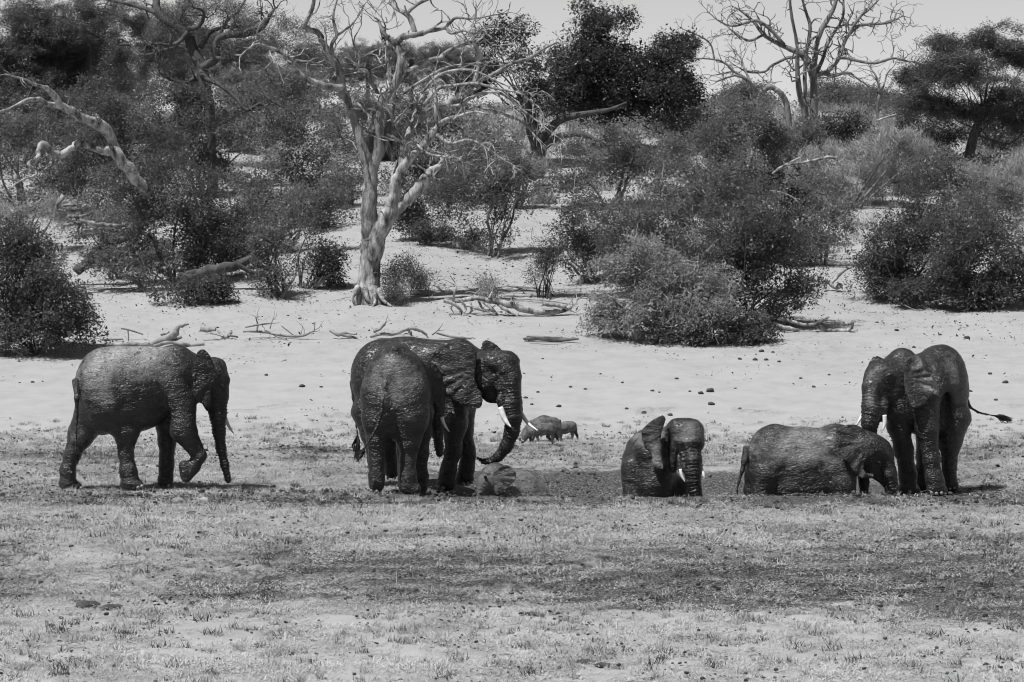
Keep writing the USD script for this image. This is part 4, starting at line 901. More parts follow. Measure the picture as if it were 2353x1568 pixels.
tree('dark forked tree leaning by the sandy path', 'deep', (1232, 372), [(1236, 340, 17), (1222, 290, 15), (1210, 235, 12)], [(1170, 85, 75, 50), (1205, 145, 75, 55), (1120, 150, 50, 45), (1230, 215, 40, 40), (1090, 180, 40, 30)], dens=1.1, size=1.2,
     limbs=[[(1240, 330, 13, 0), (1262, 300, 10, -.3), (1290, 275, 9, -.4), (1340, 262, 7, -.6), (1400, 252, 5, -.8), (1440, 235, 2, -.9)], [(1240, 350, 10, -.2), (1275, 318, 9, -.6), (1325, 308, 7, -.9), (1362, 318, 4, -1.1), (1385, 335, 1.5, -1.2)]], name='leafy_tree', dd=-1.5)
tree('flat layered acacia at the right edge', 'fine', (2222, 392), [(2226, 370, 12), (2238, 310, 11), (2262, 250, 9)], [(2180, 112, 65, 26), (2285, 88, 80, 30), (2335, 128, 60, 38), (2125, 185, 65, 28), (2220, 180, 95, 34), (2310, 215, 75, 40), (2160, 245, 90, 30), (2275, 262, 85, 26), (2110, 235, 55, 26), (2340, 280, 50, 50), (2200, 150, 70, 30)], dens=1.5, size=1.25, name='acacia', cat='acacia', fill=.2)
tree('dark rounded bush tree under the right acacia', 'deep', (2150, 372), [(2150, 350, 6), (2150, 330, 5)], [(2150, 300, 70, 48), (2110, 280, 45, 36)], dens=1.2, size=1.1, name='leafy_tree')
tree('dark bush tree at the right edge behind the acacia trunk', 'deep', (2330, 350), [(2330, 330, 6), (2330, 310, 5)], [(2320, 300, 60, 36), (2270, 330, 40, 26)], dens=1.2, size=1.1, name='leafy_tree')
tree('dark feathery tree filling the top left corner', 'fine', (140, 330), [(150, 280, 10), (190, 190, 8), (210, 120, 6)], [(60, 50, 140, 75), (150, 130, 110, 60), (20, 150, 80, 60), (230, 30, 90, 50), (90, 190, 120, 40), (250, 120, 60, 40), (100, 100, 130, 60), (30, 220, 70, 50)], dens=2.2, size=1.2, name='acacia', cat='acacia', fill=.2)
tree('slim pale grey tree with feathery crown left of the gnarled tree', 'greyfine', (290, 300), [(250, 200, 6), (200, 120, 5), (165, 40, 4)], [(330, 110, 95, 75), (420, 190, 75, 50), (290, 40, 80, 40), (400, 90, 60, 45), (250, 180, 60, 60)], dens=1.0, size=1.2, name='slim_tree', fill=.2)
# gnarled tree
gt_trunk = [(1470, 900, 34), (1445, 760, 34), (1430, 660, 35), (1400, 520, 42), (1385, 450, 42), (1332, 350, 36), (1302, 255, 38)]
gt = [
 ([(1302, 260, 36), (1230, 195, 28), (1160, 150, 28), (1110, 110, 32), (1078, 50, 28), (1075, -20, 24), (1060, -90, 18)], (0, .5)),
 ([(1395, 470, 36), (1430, 440, 30), (1490, 400, 28), (1490, 290, 24), (1560, 240, 23), (1680, 240, 20), (1800, 190, 20), (1860, 110, 14), (1885, 70, 8)], (0, -.6)),
 ([(1380, 330, 22), (1440, 230, 18), (1500, 200, 14), (1600, 185, 11), (1720, 180, 9), (1800, 130, 6)], (.2, 1.0)),
 ([(1300, 200, 20), (1370, 180, 15), (1405, 110, 12), (1390, 70, 9), (1330, 50, 6)], (-.2, -.9)),
 ([(1290, 220, 18), (1240, 285, 14), (1170, 312, 13), (1080, 300, 10), (1075, 355, 6)], (-.2, -.8)),
 ([(1375, 480, 18), (1420, 540, 15), (1500, 580, 14), (1620, 670, 13), (1700, 760, 13), (1790, 715, 12), (1840, 750, 9), (1830, 830, 4)], (-.3, -2.0)),
 ([(1490, 400, 16), (1620, 415, 11), (1700, 430, 10), (1790, 430, 9), (1855, 520, 6)], (-.4, -1.4)),
 ([(1440, 570, 18), (1350, 540, 16), (1280, 570, 14), (1170, 545, 12), (1100, 500, 7)], (.1, -.5)),
 ([(1800, 600, 6), (1850, 680, 7), (1970, 750, 7), (2040, 795, 3)], (-1.8, -2.2)),
 ([(1110, 110, 18), (1000, 60, 14), (850, 20, 12), (700, -10, 9)], (.2, 1.2)),
 ([(1220, 190, 14), (1250, 100, 12), (1290, 30, 10), (1300, -40, 7)], (.2, .9)),
 ([(1490, 300, 14), (1560, 150, 11), (1640, 80, 9), (1700, -20, 6)], (.1, 1.1)),
 ([(1350, 420, 14), (1240, 320, 9), (1000, 380, 8), (900, 310, 6)], (-.1, 1.0))]
GT, _tp = bare_tree('gnarled_tree', 'dark gnarled tree with twisting limbs and wispy leaves', 'tree', R1, 117.0, gt_trunk, gt, bark_dark, 47, dict(per_m=1.5, lengths=(0.5, 1.5), depth=2, rmin=0.011, rmax=0.05, start=0.2, wiggle=0.45, cap=2200), sink=.5)
_r = np.random.default_rng(5)
crown(GT, 'sparse', (leaf_mid, twig_dark), [(at(*ov(x, y), 117 + o), (rx * .0188, 1.5, ry * .0188)) for x, y, rx, ry, o in [(620, 50, 130, 55, 0), (700, 100, 80, 45, .5), (500, 20, 130, 40, 1), (430, 60, 80, 45, 1), (560, 120, 60, 30, -.5)]], _r, 2.2, .15, 1.0)
# ---------------------------------------------------------------- shrubs of the bank, front to back
S = shrub
S('dark glossy bush at the left edge, hanging to the ground', 'dark', (85, 815), [(70, 640, 125, 150), (140, 690, 80, 100), (30, 740, 80, 75), (60, 560, 90, 75), (110, 760, 100, 48), (30, 650, 70, 100)], 1.6, 8, stem_mat=bark_dark)
S('pale twiggy bush at the front of the big thicket', 'pale', (1540, 783), [(1450, 690, 95, 75), (1590, 715, 120, 60), (1390, 725, 55, 42), (1640, 650, 95, 65), (1520, 600, 90, 60), (1420, 620, 60, 45), (1560, 660, 80, 60), (1480, 750, 110, 34)], 1.35, 9)
S('low dark bush closing the foot of the big thicket', 'dark', (1610, 788), [(1640, 745, 110, 38), (1540, 760, 90, 28), (1730, 760, 50, 26)], 1.2, 5)
S('dark leafy bush right behind the pale twiggy bush', 'dark', (1690, 750), [(1740, 640, 150, 110), (1830, 680, 70, 40), (1700, 720, 110, 40), (1640, 580, 120, 110), (1780, 560, 110, 90)], 1.3, 8)
S('broad grey-leaved bush in the middle of the big thicket', 'mid', (1540, 690), [(1560, 490, 190, 140), (1440, 520, 120, 110), (1680, 420, 120, 90)], 1.2, 8)
S('tall leafy bush topping the big thicket below the skyline', 'mid', (1700, 560), [(1700, 320, 120, 90), (1600, 350, 120, 80), (1775, 300, 65, 50), (1680, 430, 130, 70)], 1.25, 8)
S('leafy bush with long stems at the left end of the big thicket', 'dark', (1350, 650), [(1350, 500, 85, 100), (1345, 590, 65, 60)], 1.05, 9)
S('greyish bush below the conical tree', 'mid', (1400, 470), [(1380, 370, 110, 80), (1480, 345, 110, 70), (1300, 400, 60, 50)], 1.1, 7)
S('leafy bush between the thicket and the right bushes', 'mid', (1890, 610), [(1880, 500, 60, 90), (1830, 570, 60, 60)], 1.1, 6)
S('dark leafy bush at the near end of the right bushes', 'dark', (2070, 692), [(2060, 560, 110, 115), (2000, 605, 55, 65), (2140, 530, 110, 120), (2080, 650, 100, 40)], 1.45, 8)
S('dark leafy bush at the right edge of the picture', 'dark', (2260, 708), [(2270, 560, 105, 130), (2200, 630, 85, 65), (2335, 640, 60, 75), (2250, 670, 110, 40)], 1.45, 8)
S('mid-grey bush above the right bushes', 'mid', (2140, 520), [(2150, 430, 85, 60), (2230, 460, 60, 50)], 1.1, 6)
S('pale dry scrub at the right edge below the acacia', 'grassy', (2290, 470), [(2290, 425, 95, 40), (2340, 380, 50, 40)], 1.3, 6)
S('pale dry brush sloping below the thorn tree', 'grassy', (1960, 480), [(1950, 390, 110, 70), (2050, 345, 85, 55), (1900, 440, 70, 50)], 1.5, 8)
S('feathery dry brush right of the pale slope', 'greyfine', (2070, 450), [(2060, 400, 80, 50), (2120, 380, 50, 40)], 1.0, 6)
S('many-stemmed leafy bush on the left of the bank', 'dark', (410, 655), [(400, 520, 150, 105), (330, 450, 105, 100), (480, 480, 105, 100), (300, 560, 65, 45)], 1.15, 10)
S('bush behind the leaning dead branch', 'dark', (290, 500), [(300, 340, 130, 105), (225, 300, 90, 85), (190, 400, 70, 70)], 1.15, 8)
S('bush below the gnarled tree', 'dark', (470, 450), [(480, 330, 120, 100), (400, 280, 100, 75), (440, 240, 70, 40)], 1.15, 8)
S('loose shrub left of the dead tree, nearer one', 'mid', (635, 685), [(640, 605, 55, 62), (605, 545, 45, 45)], .9, 9)
S('loose shrub touching the dead tree trunk', 'dark', (705, 662), [(710, 575, 85, 80), (765, 610, 45, 50)], .95, 9)
S('bush left of the dead tree limbs', 'dark', (690, 455), [(690, 335, 90, 95), (640, 300, 55, 65), (745, 400, 60, 55)], 1.15, 7)
S('small bush between the left bushes', 'mid', (600, 510), [(595, 425, 65, 65)], 1.0, 6)
S('dense bush just right of the dead tree fork', 'dark', (1010, 552), [(1000, 475, 90, 60), (940, 515, 45, 34)], 1.15, 7)
S('bush with bare stems left of the sandy path', 'dark', (1132, 588), [(1130, 490, 75, 80), (1178, 430, 55, 60), (1085, 430, 75, 55)], 1.05, 9)
S('bush behind the twigs of the dead tree', 'mid', (1130, 400), [(1130, 330, 80, 60), (1060, 350, 50, 40)], 1.0, 6)
S('grey twiggy bush at the left edge', 'mid', (60, 490), [(60, 390, 115, 95), (15, 310, 80, 80), (140, 420, 55, 55)], 1.0, 7)
S('dry low shrub above the dark glossy bush', 'twiggy', (60, 575), [(60, 500, 105, 50), (130, 480, 40, 40)], 1.8, 8)
S('bush at the upper left edge under the feathery tree', 'dark', (60, 345), [(55, 220, 90, 80), (135, 260, 70, 60)], 1.15, 6)
S('pale dry grass clump behind the left bushes', 'grassy', (565, 352), [(570, 300, 55, 42), (530, 270, 40, 30)], 1.2, 4, name='dry_grass_clump', cat='grass clump')
S('bush row piece left behind the dead tree', 'mid', (800, 340), [(780, 255, 80, 75), (850, 290, 60, 50)], 1.0, 6)
S('bush row piece behind the dead tree stems', 'greyfine', (900, 370), [(900, 280, 90, 70), (870, 330, 60, 40)], 1.0, 6)
S('bush row piece right behind the dead tree', 'mid', (1020, 370), [(1030, 290, 80, 70), (980, 240, 60, 50)], 1.0, 6)
S('bush behind the dead tree trunk to its left', 'mid', (800, 470), [(790, 410, 60, 60)], .9, 6)
S('small leafy sapling beside the dead tree foot', 'sparse', (912, 700), [(918, 620, 30, 58), (905, 670, 30, 26)], 2.4, 8, name='sapling', cat='sapling', deep=.5)
S('thin twiggy shrub standing left of the big thicket', 'sparse', (1252, 685), [(1250, 620, 36, 60), (1270, 580, 24, 30)], .9, 14, name='sapling', cat='sapling', deep=.5, stem_mat=bark_dark)
S('wispy dry plant right of the sapling', 'twiggy', (968, 672), [(966, 640, 18, 30)], .8, 8, name='dry_plant', cat='dry plant', deep=.5)
S('wispy dry plant above the fallen tangle', 'twiggy', (1122, 690), [(1120, 660, 22, 26)], .7, 8, name='dry_plant', cat='dry plant', deep=.5)
S('low scrub on the sandy path top', 'grassy', (1240, 405), [(1238, 392, 32, 13)], .8, 3, name='dry_grass_clump', cat='grass clump')
S('tuft halfway up the sandy path', 'grassy', (1243, 470), [(1242, 460, 20, 11)], .8, 3, name='dry_grass_clump', cat='grass clump')
S('dark low scrub across the sandy path', 'sparse', (1265, 443), [(1262, 436, 38, 8)], 1.5, 3, name='low_scrub', cat='scrub', deep=.3)
S('low green growth under the many-stemmed bush', 'dark', (440, 700), [(430, 670, 90, 26), (500, 665, 40, 30)], 1.0, 4)
S('shrub hiding the foot of the dark leaning log', 'dark', (560, 560), [(540, 560, 45, 45)], .9, 5)
S('bush on the bank left of the sandy path', 'mid', (1190, 480), [(1190, 380, 40, 50)], .9, 5)
S('grey bush behind the big thicket at the right', 'mid', (1830, 430), [(1820, 370, 60, 60), (1860, 330, 40, 40)], 1.0, 6)
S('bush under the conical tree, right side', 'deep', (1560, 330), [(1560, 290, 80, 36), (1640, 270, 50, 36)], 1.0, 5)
S('bush behind the log pile', 'mid', (190, 540), [(240, 430, 60, 50)], .9, 5)
S('bush far behind the gnarled tree foot', 'mid', (640, 280), [(650, 220, 90, 50), (560, 230, 60, 40)], 1.0, 6)
S('bush at the foot of the right acacia', 'mid', (2200, 430), [(2150, 400, 50, 28), (2290, 400, 40, 26)], 1.0, 6)
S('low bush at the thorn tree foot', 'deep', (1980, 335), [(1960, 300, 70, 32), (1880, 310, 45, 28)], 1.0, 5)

S('full bush between the dead limb and the gnarled tree', 'mid', (260, 430), [(250, 390, 110, 80), (330, 400, 80, 60)], 1.2, 6)
S('full dark bush in the middle of the left bank', 'dark', (560, 570), [(560, 500, 90, 70), (500, 540, 70, 50)], 1.15, 7)
S('spreading bush under the left limbs of the dead tree', 'mid', (650, 580), [(650, 530, 80, 50), (740, 470, 70, 60)], 1.1, 7)
S('grey bush high on the bank behind the dead tree', 'mid', (930, 430), [(930, 390, 80, 45), (1010, 400, 60, 40)], 1.1, 6)
S('dark bush across the middle of the big thicket', 'dark', (1480, 620), [(1470, 570, 110, 60), (1590, 590, 100, 60)], 1.2, 7)
S('dark bush filling the right shoulder of the big thicket', 'dark', (1830, 560), [(1840, 470, 90, 90), (1760, 450, 80, 80)], 1.2, 7)
S('grey scrub joining the thicket to the skyline', 'mid', (1800, 400), [(1830, 330, 80, 50), (1700, 260, 60, 40)], 1.1, 6)
S('tall loose bush over the dark leaning log', 'mid', (240, 590), [(240, 500, 70, 70), (300, 470, 70, 60)], 1.1, 7)
S('leafy bush between the leaning log and the loose shrubs', 'dark', (500, 640), [(510, 560, 70, 60), (450, 600, 60, 40)], 1.1, 7)
S('leafy bush against the foot of the gnarled tree', 'mid', (420, 380), [(430, 320, 90, 70), (520, 290, 70, 60)], 1.1, 6)
S('bush beyond the leaning log high on the bank', 'dark', (160, 420), [(150, 330, 90, 70), (230, 240, 80, 50)], 1.1, 6)
S('grey bush beyond the dead tree twigs', 'mid', (1090, 470), [(1090, 410, 70, 50), (1030, 420, 60, 40)], 1.1, 6)
S('low leafy bush in front of the dark fallen trunk', 'mid', (350, 670), [(330, 620, 70, 40), (250, 600, 50, 30)], .8, 5)
S('loose bush at the left foot of the many-stemmed bush', 'sparse', (275, 640), [(275, 590, 50, 40)], 1.5, 6)
S('loose leafy bush between the many-stemmed bush and the near loose shrub', 'dark', (530, 620), [(540, 590, 55, 36), (500, 610, 40, 28)], .9, 5)
S('leafy bush beyond the loose shrubs', 'mid', (720, 520), [(730, 490, 80, 50), (650, 500, 50, 40)], .9, 6)
S('low leafy bush under the dense bush right of the dead tree', 'dark', (1060, 570), [(1060, 545, 70, 28), (980, 535, 50, 24)], .9, 5)
S('leafy bush filling the foot of the right bushes', 'dark', (2170, 705), [(2160, 650, 60, 50), (2100, 670, 60, 30)], 1.2, 5)
S('leafy bush between the two right bushes', 'mid', (2190, 640), [(2200, 520, 70, 90)], 1.1, 6)
S('grey bush behind the right edge bushes', 'mid', (2320, 560), [(2310, 480, 60, 60)], 1.1, 5)

# ---------------------------------------------------------------- dead wood
def wood(label, R, pieces, d=None, mat=drift_mat, name='driftwood', cat='driftwood', tw=None, seed=0, settle=True, group=None, bow=None):
    seed_at[0] += 1; rng = np.random.default_rng(seed_at[0])
    x0, y0 = R(*pieces[0][0][:2]); ys = max(R(x, y)[1] for p in pieces for x, y, _ in p)
    if d is None: d = hit(R(*pieces[0][0][:2])[0], ys + .5)[1]
    T = thing(name, label, cat, (at(x0, y0, d)[0], d, float(ground_z(at(x0, y0, d)[0], d))), group)
    paths = []
    for i, p in enumerate(pieces):
        q, r = limb_pts(R, p, d, bow or (rng.uniform(-.25, .25), rng.uniform(-.25, .25)), seed=seed_at[0] * 7 + i)
        if settle:                                               # never buried, never far above what it lies on
            g = ground_z(q[:, 0], q[:, 1]); q[:, 2] = np.maximum(q[:, 2], g + r * .5)
        obj('log' if r.max() > .05 else 'branch', tube(q, r, 8, seed_at[0] + i, .14, sub=3, kink=.16), mat, T, smooth=True); paths.append((q, r))
    if tw: obj('twigs', skel_mesh(twigs(paths, rng, **tw)), mat, T, kind='stuff')
    return T
wood('bleached dead limb reaching left out of the bushes', R1, [
    [(1010, 1330, 40), (970, 1270, 42), (880, 1160, 44), (790, 1060, 42), (720, 1035, 30), (600, 1010, 25), (540, 990, 26), (480, 1030, 23), (420, 1070, 28), (350, 1040, 24), (290, 990, 22), (265, 1040, 20), (268, 1080, 16), (200, 1130, 13), (255, 1200, 10), (140, 1245, 7), (60, 1310, 4)],
    [(850, 1130, 30), (800, 1060, 36), (770, 980, 36), (710, 880, 40), (620, 830, 36), (520, 780, 31), (430, 740, 30), (390, 680, 24), (320, 610, 16), (250, 590, 11), (180, 550, 8), (75, 520, 5)],
    [(430, 735, 24), (320, 715, 22), (270, 685, 18), (180, 695, 13), (80, 745, 11), (0, 772, 9), (-60, 800, 7)],
    [(700, 860, 22), (680, 820, 16), (665, 790, 8)], [(140, 1245, 6), (60, 1235, 4), (0, 1230, 3)]], d=88.5, bow=(2.4, -1.0), mat=bark_pale, name='dead_branch', cat='dead branch', settle=False, tw=dict(per_m=.5, lengths=(.3, .9), depth=1, start=.5, rmax=.03))
wood('stacked pale broken logs above the dark glossy bush', R5, [[(430, 145, 15), (405, 190, 18), (385, 240, 12)], [(435, 212, 9), (500, 206, 12), (565, 206, 7)], [(350, 236, 6), (450, 250, 11), (540, 245, 9), (585, 225, 5)], [(405, 305, 8), (480, 285, 13), (550, 285, 11), (600, 270, 5)], [(588, 205, 9), (570, 260, 12), (556, 335, 9)], [(435, 348, 8), (500, 336, 13), (560, 338, 12)], [(555, 315, 14), (640, 335, 17), (740, 345, 15), (860, 350, 8)], [(570, 380, 8), (640, 375, 10), (720, 368, 5)], [(600, 330, 8), (660, 380, 7), (690, 400, 4)]], d=95.5, mat=bark_mixed, name='log_pile', cat='log pile', settle=False, tw=dict(per_m=1.0, lengths=(.2, .7), depth=1, rmin=.01, rmax=.03))
wood('dark leaning log left of the many-stemmed bush', R5, [[(520, 670, 32), (580, 620, 34), (640, 560, 32), (740, 480, 25), (880, 435, 20)]], d=91.5, mat=bark_dark, name='leaning_log', cat='log', settle=False)
wood('dark fallen trunk lying under the many-stemmed bush', R5, [[(1250, 720, 46), (1400, 680, 44), (1560, 640, 36), (1720, 580, 26), (1750, 520, 12)], [(1620, 610, 20), (1760, 680, 14)]], d=89.5, mat=bark_dark, name='fallen_log', cat='fallen log', settle=False)
wood('forked driftwood log lying behind the walking elephant', R5, [[(600, 1195, 20), (700, 1175, 12), (900, 1166, 13), (1010, 1172, 18), (1110, 1140, 22), (1180, 1115, 28), (1215, 1080, 22), (1235, 1042, 15), (1298, 1027, 8)], [(1110, 1100, 10), (1160, 1085, 12)], [(1060, 1180, 14), (1160, 1150, 16), (1240, 1165, 14), (1320, 1185, 12), (1410, 1190, 12)], [(1190, 1135, 14), (1255, 1118, 8)]])
wood('thin sticks left of the forked driftwood', R5, [[(835, 1058, 5), (900, 1070, 6), (985, 1100, 5)], [(880, 1065, 5), (887, 1145, 4)], [(700, 1135, 7), (850, 1132, 6)]], name='sticks', cat='sticks')
wood('short thick broken log with a forked piece', R5, [[(1378, 1062, 16), (1430, 1068, 16), (1485, 1060, 14)], [(1500, 1070, 8), (1535, 1115, 10), (1560, 1132, 11), (1590, 1085, 12)], [(1450, 1090, 6), (1540, 1110, 7)], [(1580, 1105, 8), (1638, 1118, 6)]])
wood('long low tangle of driftwood sticks', R5, [[(1675, 1078, 6), (1780, 1080, 8), (1880, 1092, 10), (2000, 1112, 9), (2090, 1105, 10), (2165, 1070, 6)], [(1770, 1080, 7), (1775, 1030, 6), (1765, 990, 4)], [(1830, 1070, 6), (1900, 1110, 5), (1970, 1132, 4)], [(1860, 1060, 4), (1875, 1005, 3)], [(1690, 1050, 5), (1790, 1030, 7), (1850, 1025, 5)], [(1940, 1040, 4), (2030, 1110, 5)]], tw=dict(per_m=1.2, lengths=(.2, .5), depth=1, rmin=.008, rmax=.02))
wood('short curved log right of the stick tangle', R6, [[(35, 1072, 9), (80, 1100, 11), (130, 1105, 11), (220, 1130, 7)], [(90, 1095, 10), (160, 1090, 10), (220, 1095, 8)]])
wood('wavy driftwood branch above the big elephant back', R6, [[(310, 1112, 8), (400, 1098, 11), (490, 1095, 11), (570, 1058, 12), (640, 1065, 10), (700, 1100, 9)], [(340, 1080, 10), (375, 1060, 11), (412, 1028, 9)], [(770, 1090, 7), (850, 1110, 8), (930, 1122, 8), (1002, 1125, 6)], [(740, 1100, 6), (780, 1070, 5)], [(570, 1060, 8), (595, 1105, 6)]], tw=dict(per_m=.8, lengths=(.2, .4), depth=1, rmin=.008, rmax=.02))
wood('flat splintered log alone on the sand', R6, [[(1370, 1132, 8), (1420, 1125, 16), (1550, 1128, 18), (1650, 1135, 14), (1748, 1128, 7)], [(1390, 1110, 6), (1500, 1118, 9), (1640, 1122, 6)], [(1365, 1125, 4), (1410, 1145, 5)]], mat=bark_grey)
wood('toppled pale tree with tangled roots below the dead tree', R6, [[(825, 862, 14), (900, 868, 16), (980, 860, 16), (1060, 848, 15), (1180, 872, 20), (1300, 905, 23), (1420, 935, 23), (1540, 945, 21), (1620, 938, 20), (1700, 912, 16)], [(820, 865, 14), (890, 890, 13), (945, 942, 9)], [(1100, 880, 13), (1150, 925, 12), (1180, 955, 8)], [(1190, 890, 13), (1240, 925, 12), (1275, 950, 8)], [(1500, 890, 13), (1580, 898, 14), (1650, 908, 12)], [(885, 860, 10), (893, 810, 8), (906, 765, 5)], [(1130, 850, 8), (1150, 810, 6), (1167, 762, 4)], [(980, 900, 9), (1040, 920, 9), (1110, 940, 7)], [(1280, 880, 8), (1285, 850, 5)], [(1000, 880, 10), (1010, 930, 8), (1000, 950, 6)], [(940, 870, 9), (970, 915, 8), (960, 950, 6)], [(1060, 870, 9), (1085, 920, 9), (1140, 935, 6)]], mat=bark_pale, name='fallen_tree', cat='fallen tree', tw=dict(per_m=.9, lengths=(.2, .7), depth=1, rmin=.01, rmax=.03))
wood('curved pale log right of the big thicket', R7, [[(670, 990, 12), (740, 1005, 13), (830, 1030, 11), (910, 1035, 13), (960, 1060, 17), (1040, 1078, 15), (1130, 1076, 15), (1160, 1050, 15), (1178, 1008, 12)], [(905, 1037, 13), (955, 1003, 12), (1008, 978, 8)], [(650, 1035, 13), (730, 1055, 14), (800, 1082, 12)], [(1130, 1030, 8), (1165, 1025, 10)]], mat=bark_pale)
wood('forked pale twigs poking up behind the curved log', R7, [[(650, 1020, 10), (625, 960, 8), (610, 905, 8), (570, 905, 5), (525, 892, 3)], [(670, 1010, 8), (672, 950, 6), (700, 905, 5), (770, 880, 3)], [(610, 905, 5), (585, 870, 4), (560, 845, 3)]], mat=bark_pale, name='dead_branch', cat='dead branch', settle=False)
wood('pale broken branch in the gap before the right bushes', R7, [[(965, 725, 12), (1010, 740, 16), (1055, 768, 22), (1085, 765, 20)], [(1030, 745, 12), (1070, 700, 11), (1110, 660, 10), (1165, 632, 8)], [(980, 800, 9), (990, 760, 8)]], mat=bark_pale)
wood('hanging pale dead branch in the dry brush', R4, [[(620, 1200, 8), (660, 1165, 9), (740, 1120, 9), (830, 1078, 4)], [(700, 1140, 7), (830, 1120, 8), (940, 1098, 9), (1000, 1085, 11), (1060, 1088, 11), (1066, 1110, 9)], [(600, 1315, 6), (690, 1330, 6), (760, 1360, 5), (800, 1395, 3)]], d=97.0, mat=bark_pale, name='dead_branch', cat='dead branch', settle=False, tw=dict(per_m=1.0, lengths=(.3, .8), depth=1, rmin=.008, rmax=.02))
wood('pale fallen branch at the foot of the right acacia', R4, [[(1330, 835, 6), (1420, 805, 8), (1500, 780, 6)], [(1560, 790, 5), (1640, 770, 5), (1690, 760, 3)]], d=128.0, mat=bark_pale, name='dead_branch', cat='dead branch', settle=False)

# ---------------------------------------------------------------- clods, dung, litter
def lump(c, r, seed, sq=.7):
    v, f = ball((0, 0, 0), 1.0, 12, 9)
    k = 1 + 0.55 * (meshkit.fbm(v * 1.7 + seed * 3.1, 3, seed) - .5) * 2
    return v * k[:, None] * np.array([r, r * .8, r * sq]) + np.array(c), f
ORD = ['first', 'second', 'third', 'fourth', 'fifth', 'sixth', 'seventh', 'eighth', 'ninth', 'tenth', 'eleventh', 'twelfth']
def ordinal(i, lst, fn):
    same = sorted((x, j) for j, (x, y, w) in enumerate(lst) if fn(x, y) == fn(*lst[i][:2]))
    k = [j for _, j in same].index(i)
    return 'single' if len(same) == 1 else 'rightmost' if k == len(same) - 1 else 'leftmost' if k == 0 else ORD[k] + ' from left'
def where(x, y):
    return ('left of the walking elephant' if x < 150 else 'between the walking elephant and the centre pair' if x < 860 else 'between the centre elephants and the flat splintered log' if y < 850 and x < 1400 else 'near the warthogs' if x < 1420 and y > 880 else 'just below the big thicket' if y < 840 and x < 1850 else 'beyond the elephant bathing face on' if x < 1560 else 'beyond the elephant bathing side on' if x < 1960 else 'on the far slope at the right' if y < 830 else 'right of the standing elephant')
def clod(x, y, w, label, name='mud_clod', cat='mud clod', mat=clod_mat, group='dark clods scattered on the pale ground', sq=.62, seed=0):
    p = hit(*ov(x, y)); r = w / 2 / 2.29785 * p[1] / F
    m = obj(name, lump(p + np.array([0, 0, r * sq * .45]), r, seed, sq), mat, smooth=True); tag(m.GetPrim(), label, cat, group)
far = 'small dark mud clod on pale sand '
near = 'dark mud clod in the straw '
def where2(x, y):
    return ('of the near terrace in the middle' if y > 1430 else 'at the bank edge at lower left' if x < 300 and y > 1300 else 'just in front of the walking elephant' if x < 600 and y < 1250 else 'just in front of the centre pair' if x < 1400 and y < 1200 else 'in front of the bathing elephants' if y < 1250 else 'of the bank at the right' if x > 1700 else 'of the bank in the middle')
FAR = [(612, 863, 9), (694, 889, 14), (738, 890, 8), (75, 879, 9), (45, 880, 5), (98, 877, 5), (1247, 825, 6), (1236, 902, 8), (1208, 915, 10), (1345, 895, 8), (1284, 935, 12), (1311, 890, 8), (1222, 930, 8), (1499, 899, 9), (1555, 871, 9), (1610, 905, 14), (1632, 900, 20), (1585, 900, 7), (1634, 930, 16), (1515, 902, 6), (1690, 893, 6), (1725, 795, 8), (1750, 808, 12), (1776, 810, 8), (1735, 828, 12), (1760, 828, 10), (1790, 832, 9), (1700, 826, 10), (2100, 799, 9), (2133, 817, 10), (2015, 742, 8), (2222, 778, 14), (2160, 770, 8), (2060, 760, 10), (2275, 860, 10), (2310, 880, 14), (2288, 920, 10), (2230, 900, 9), (1380, 860, 6), (1430, 880, 7), (1840, 870, 8), (1870, 890, 9), (1905, 862, 7), (1440, 940, 9), (1700, 940, 9), (1480, 950, 12), (1540, 955, 12), (960, 920, 8), (840, 905, 7)]
for i, (x, y, w) in enumerate(FAR):
    clod(x, y, w, ordinal(i, FAR, where) + ' dark clod on pale sand ' + where(x, y), group='clods ' + where(x, y), seed=i)
NEAR = [(200, 1395, 60), (255, 1400, 50), (1215, 1415, 44), (1470, 1242, 22), (1970, 1277, 20), (1840, 1320, 16), (790, 1130, 18), (350, 1140, 12), (160, 1178, 20), (440, 1180, 24), (700, 1178, 22), (1345, 1525, 46), (1385, 1532, 40), (2160, 1350, 22), (2230, 1310, 18), (340, 1235, 22), (75, 1230, 14), (1330, 1180, 18), (1770, 1165, 26), (1510, 1170, 26)]
for i, (x, y, w) in enumerate(NEAR):
    clod(x, y, w, ordinal(i, NEAR, where2) + ' dark clod in the straw ' + where2(x, y), group='clods ' + where2(x, y), seed=100 + i, sq=.32)
clod(410, 1160, 30, 'single pale dung ball left of the pair below the walking elephant', 'dung_ball', 'dung', stone_mat, None, .75, 201)
clod(452, 1159, 25, 'left pale dung ball of the touching pair below the walking elephant', 'dung_ball', 'dung', stone_mat, None, .8, 202)
clod(470, 1158, 27, 'right pale dung ball of the touching pair below the walking elephant', 'dung_ball', 'dung', stone_mat, None, .8, 203)
clod(1945, 1395, 60, 'pale broken lump of dried mud on the bank edge at the right', 'dried_mud', 'mud clod', stone_mat, None, .28, 204)

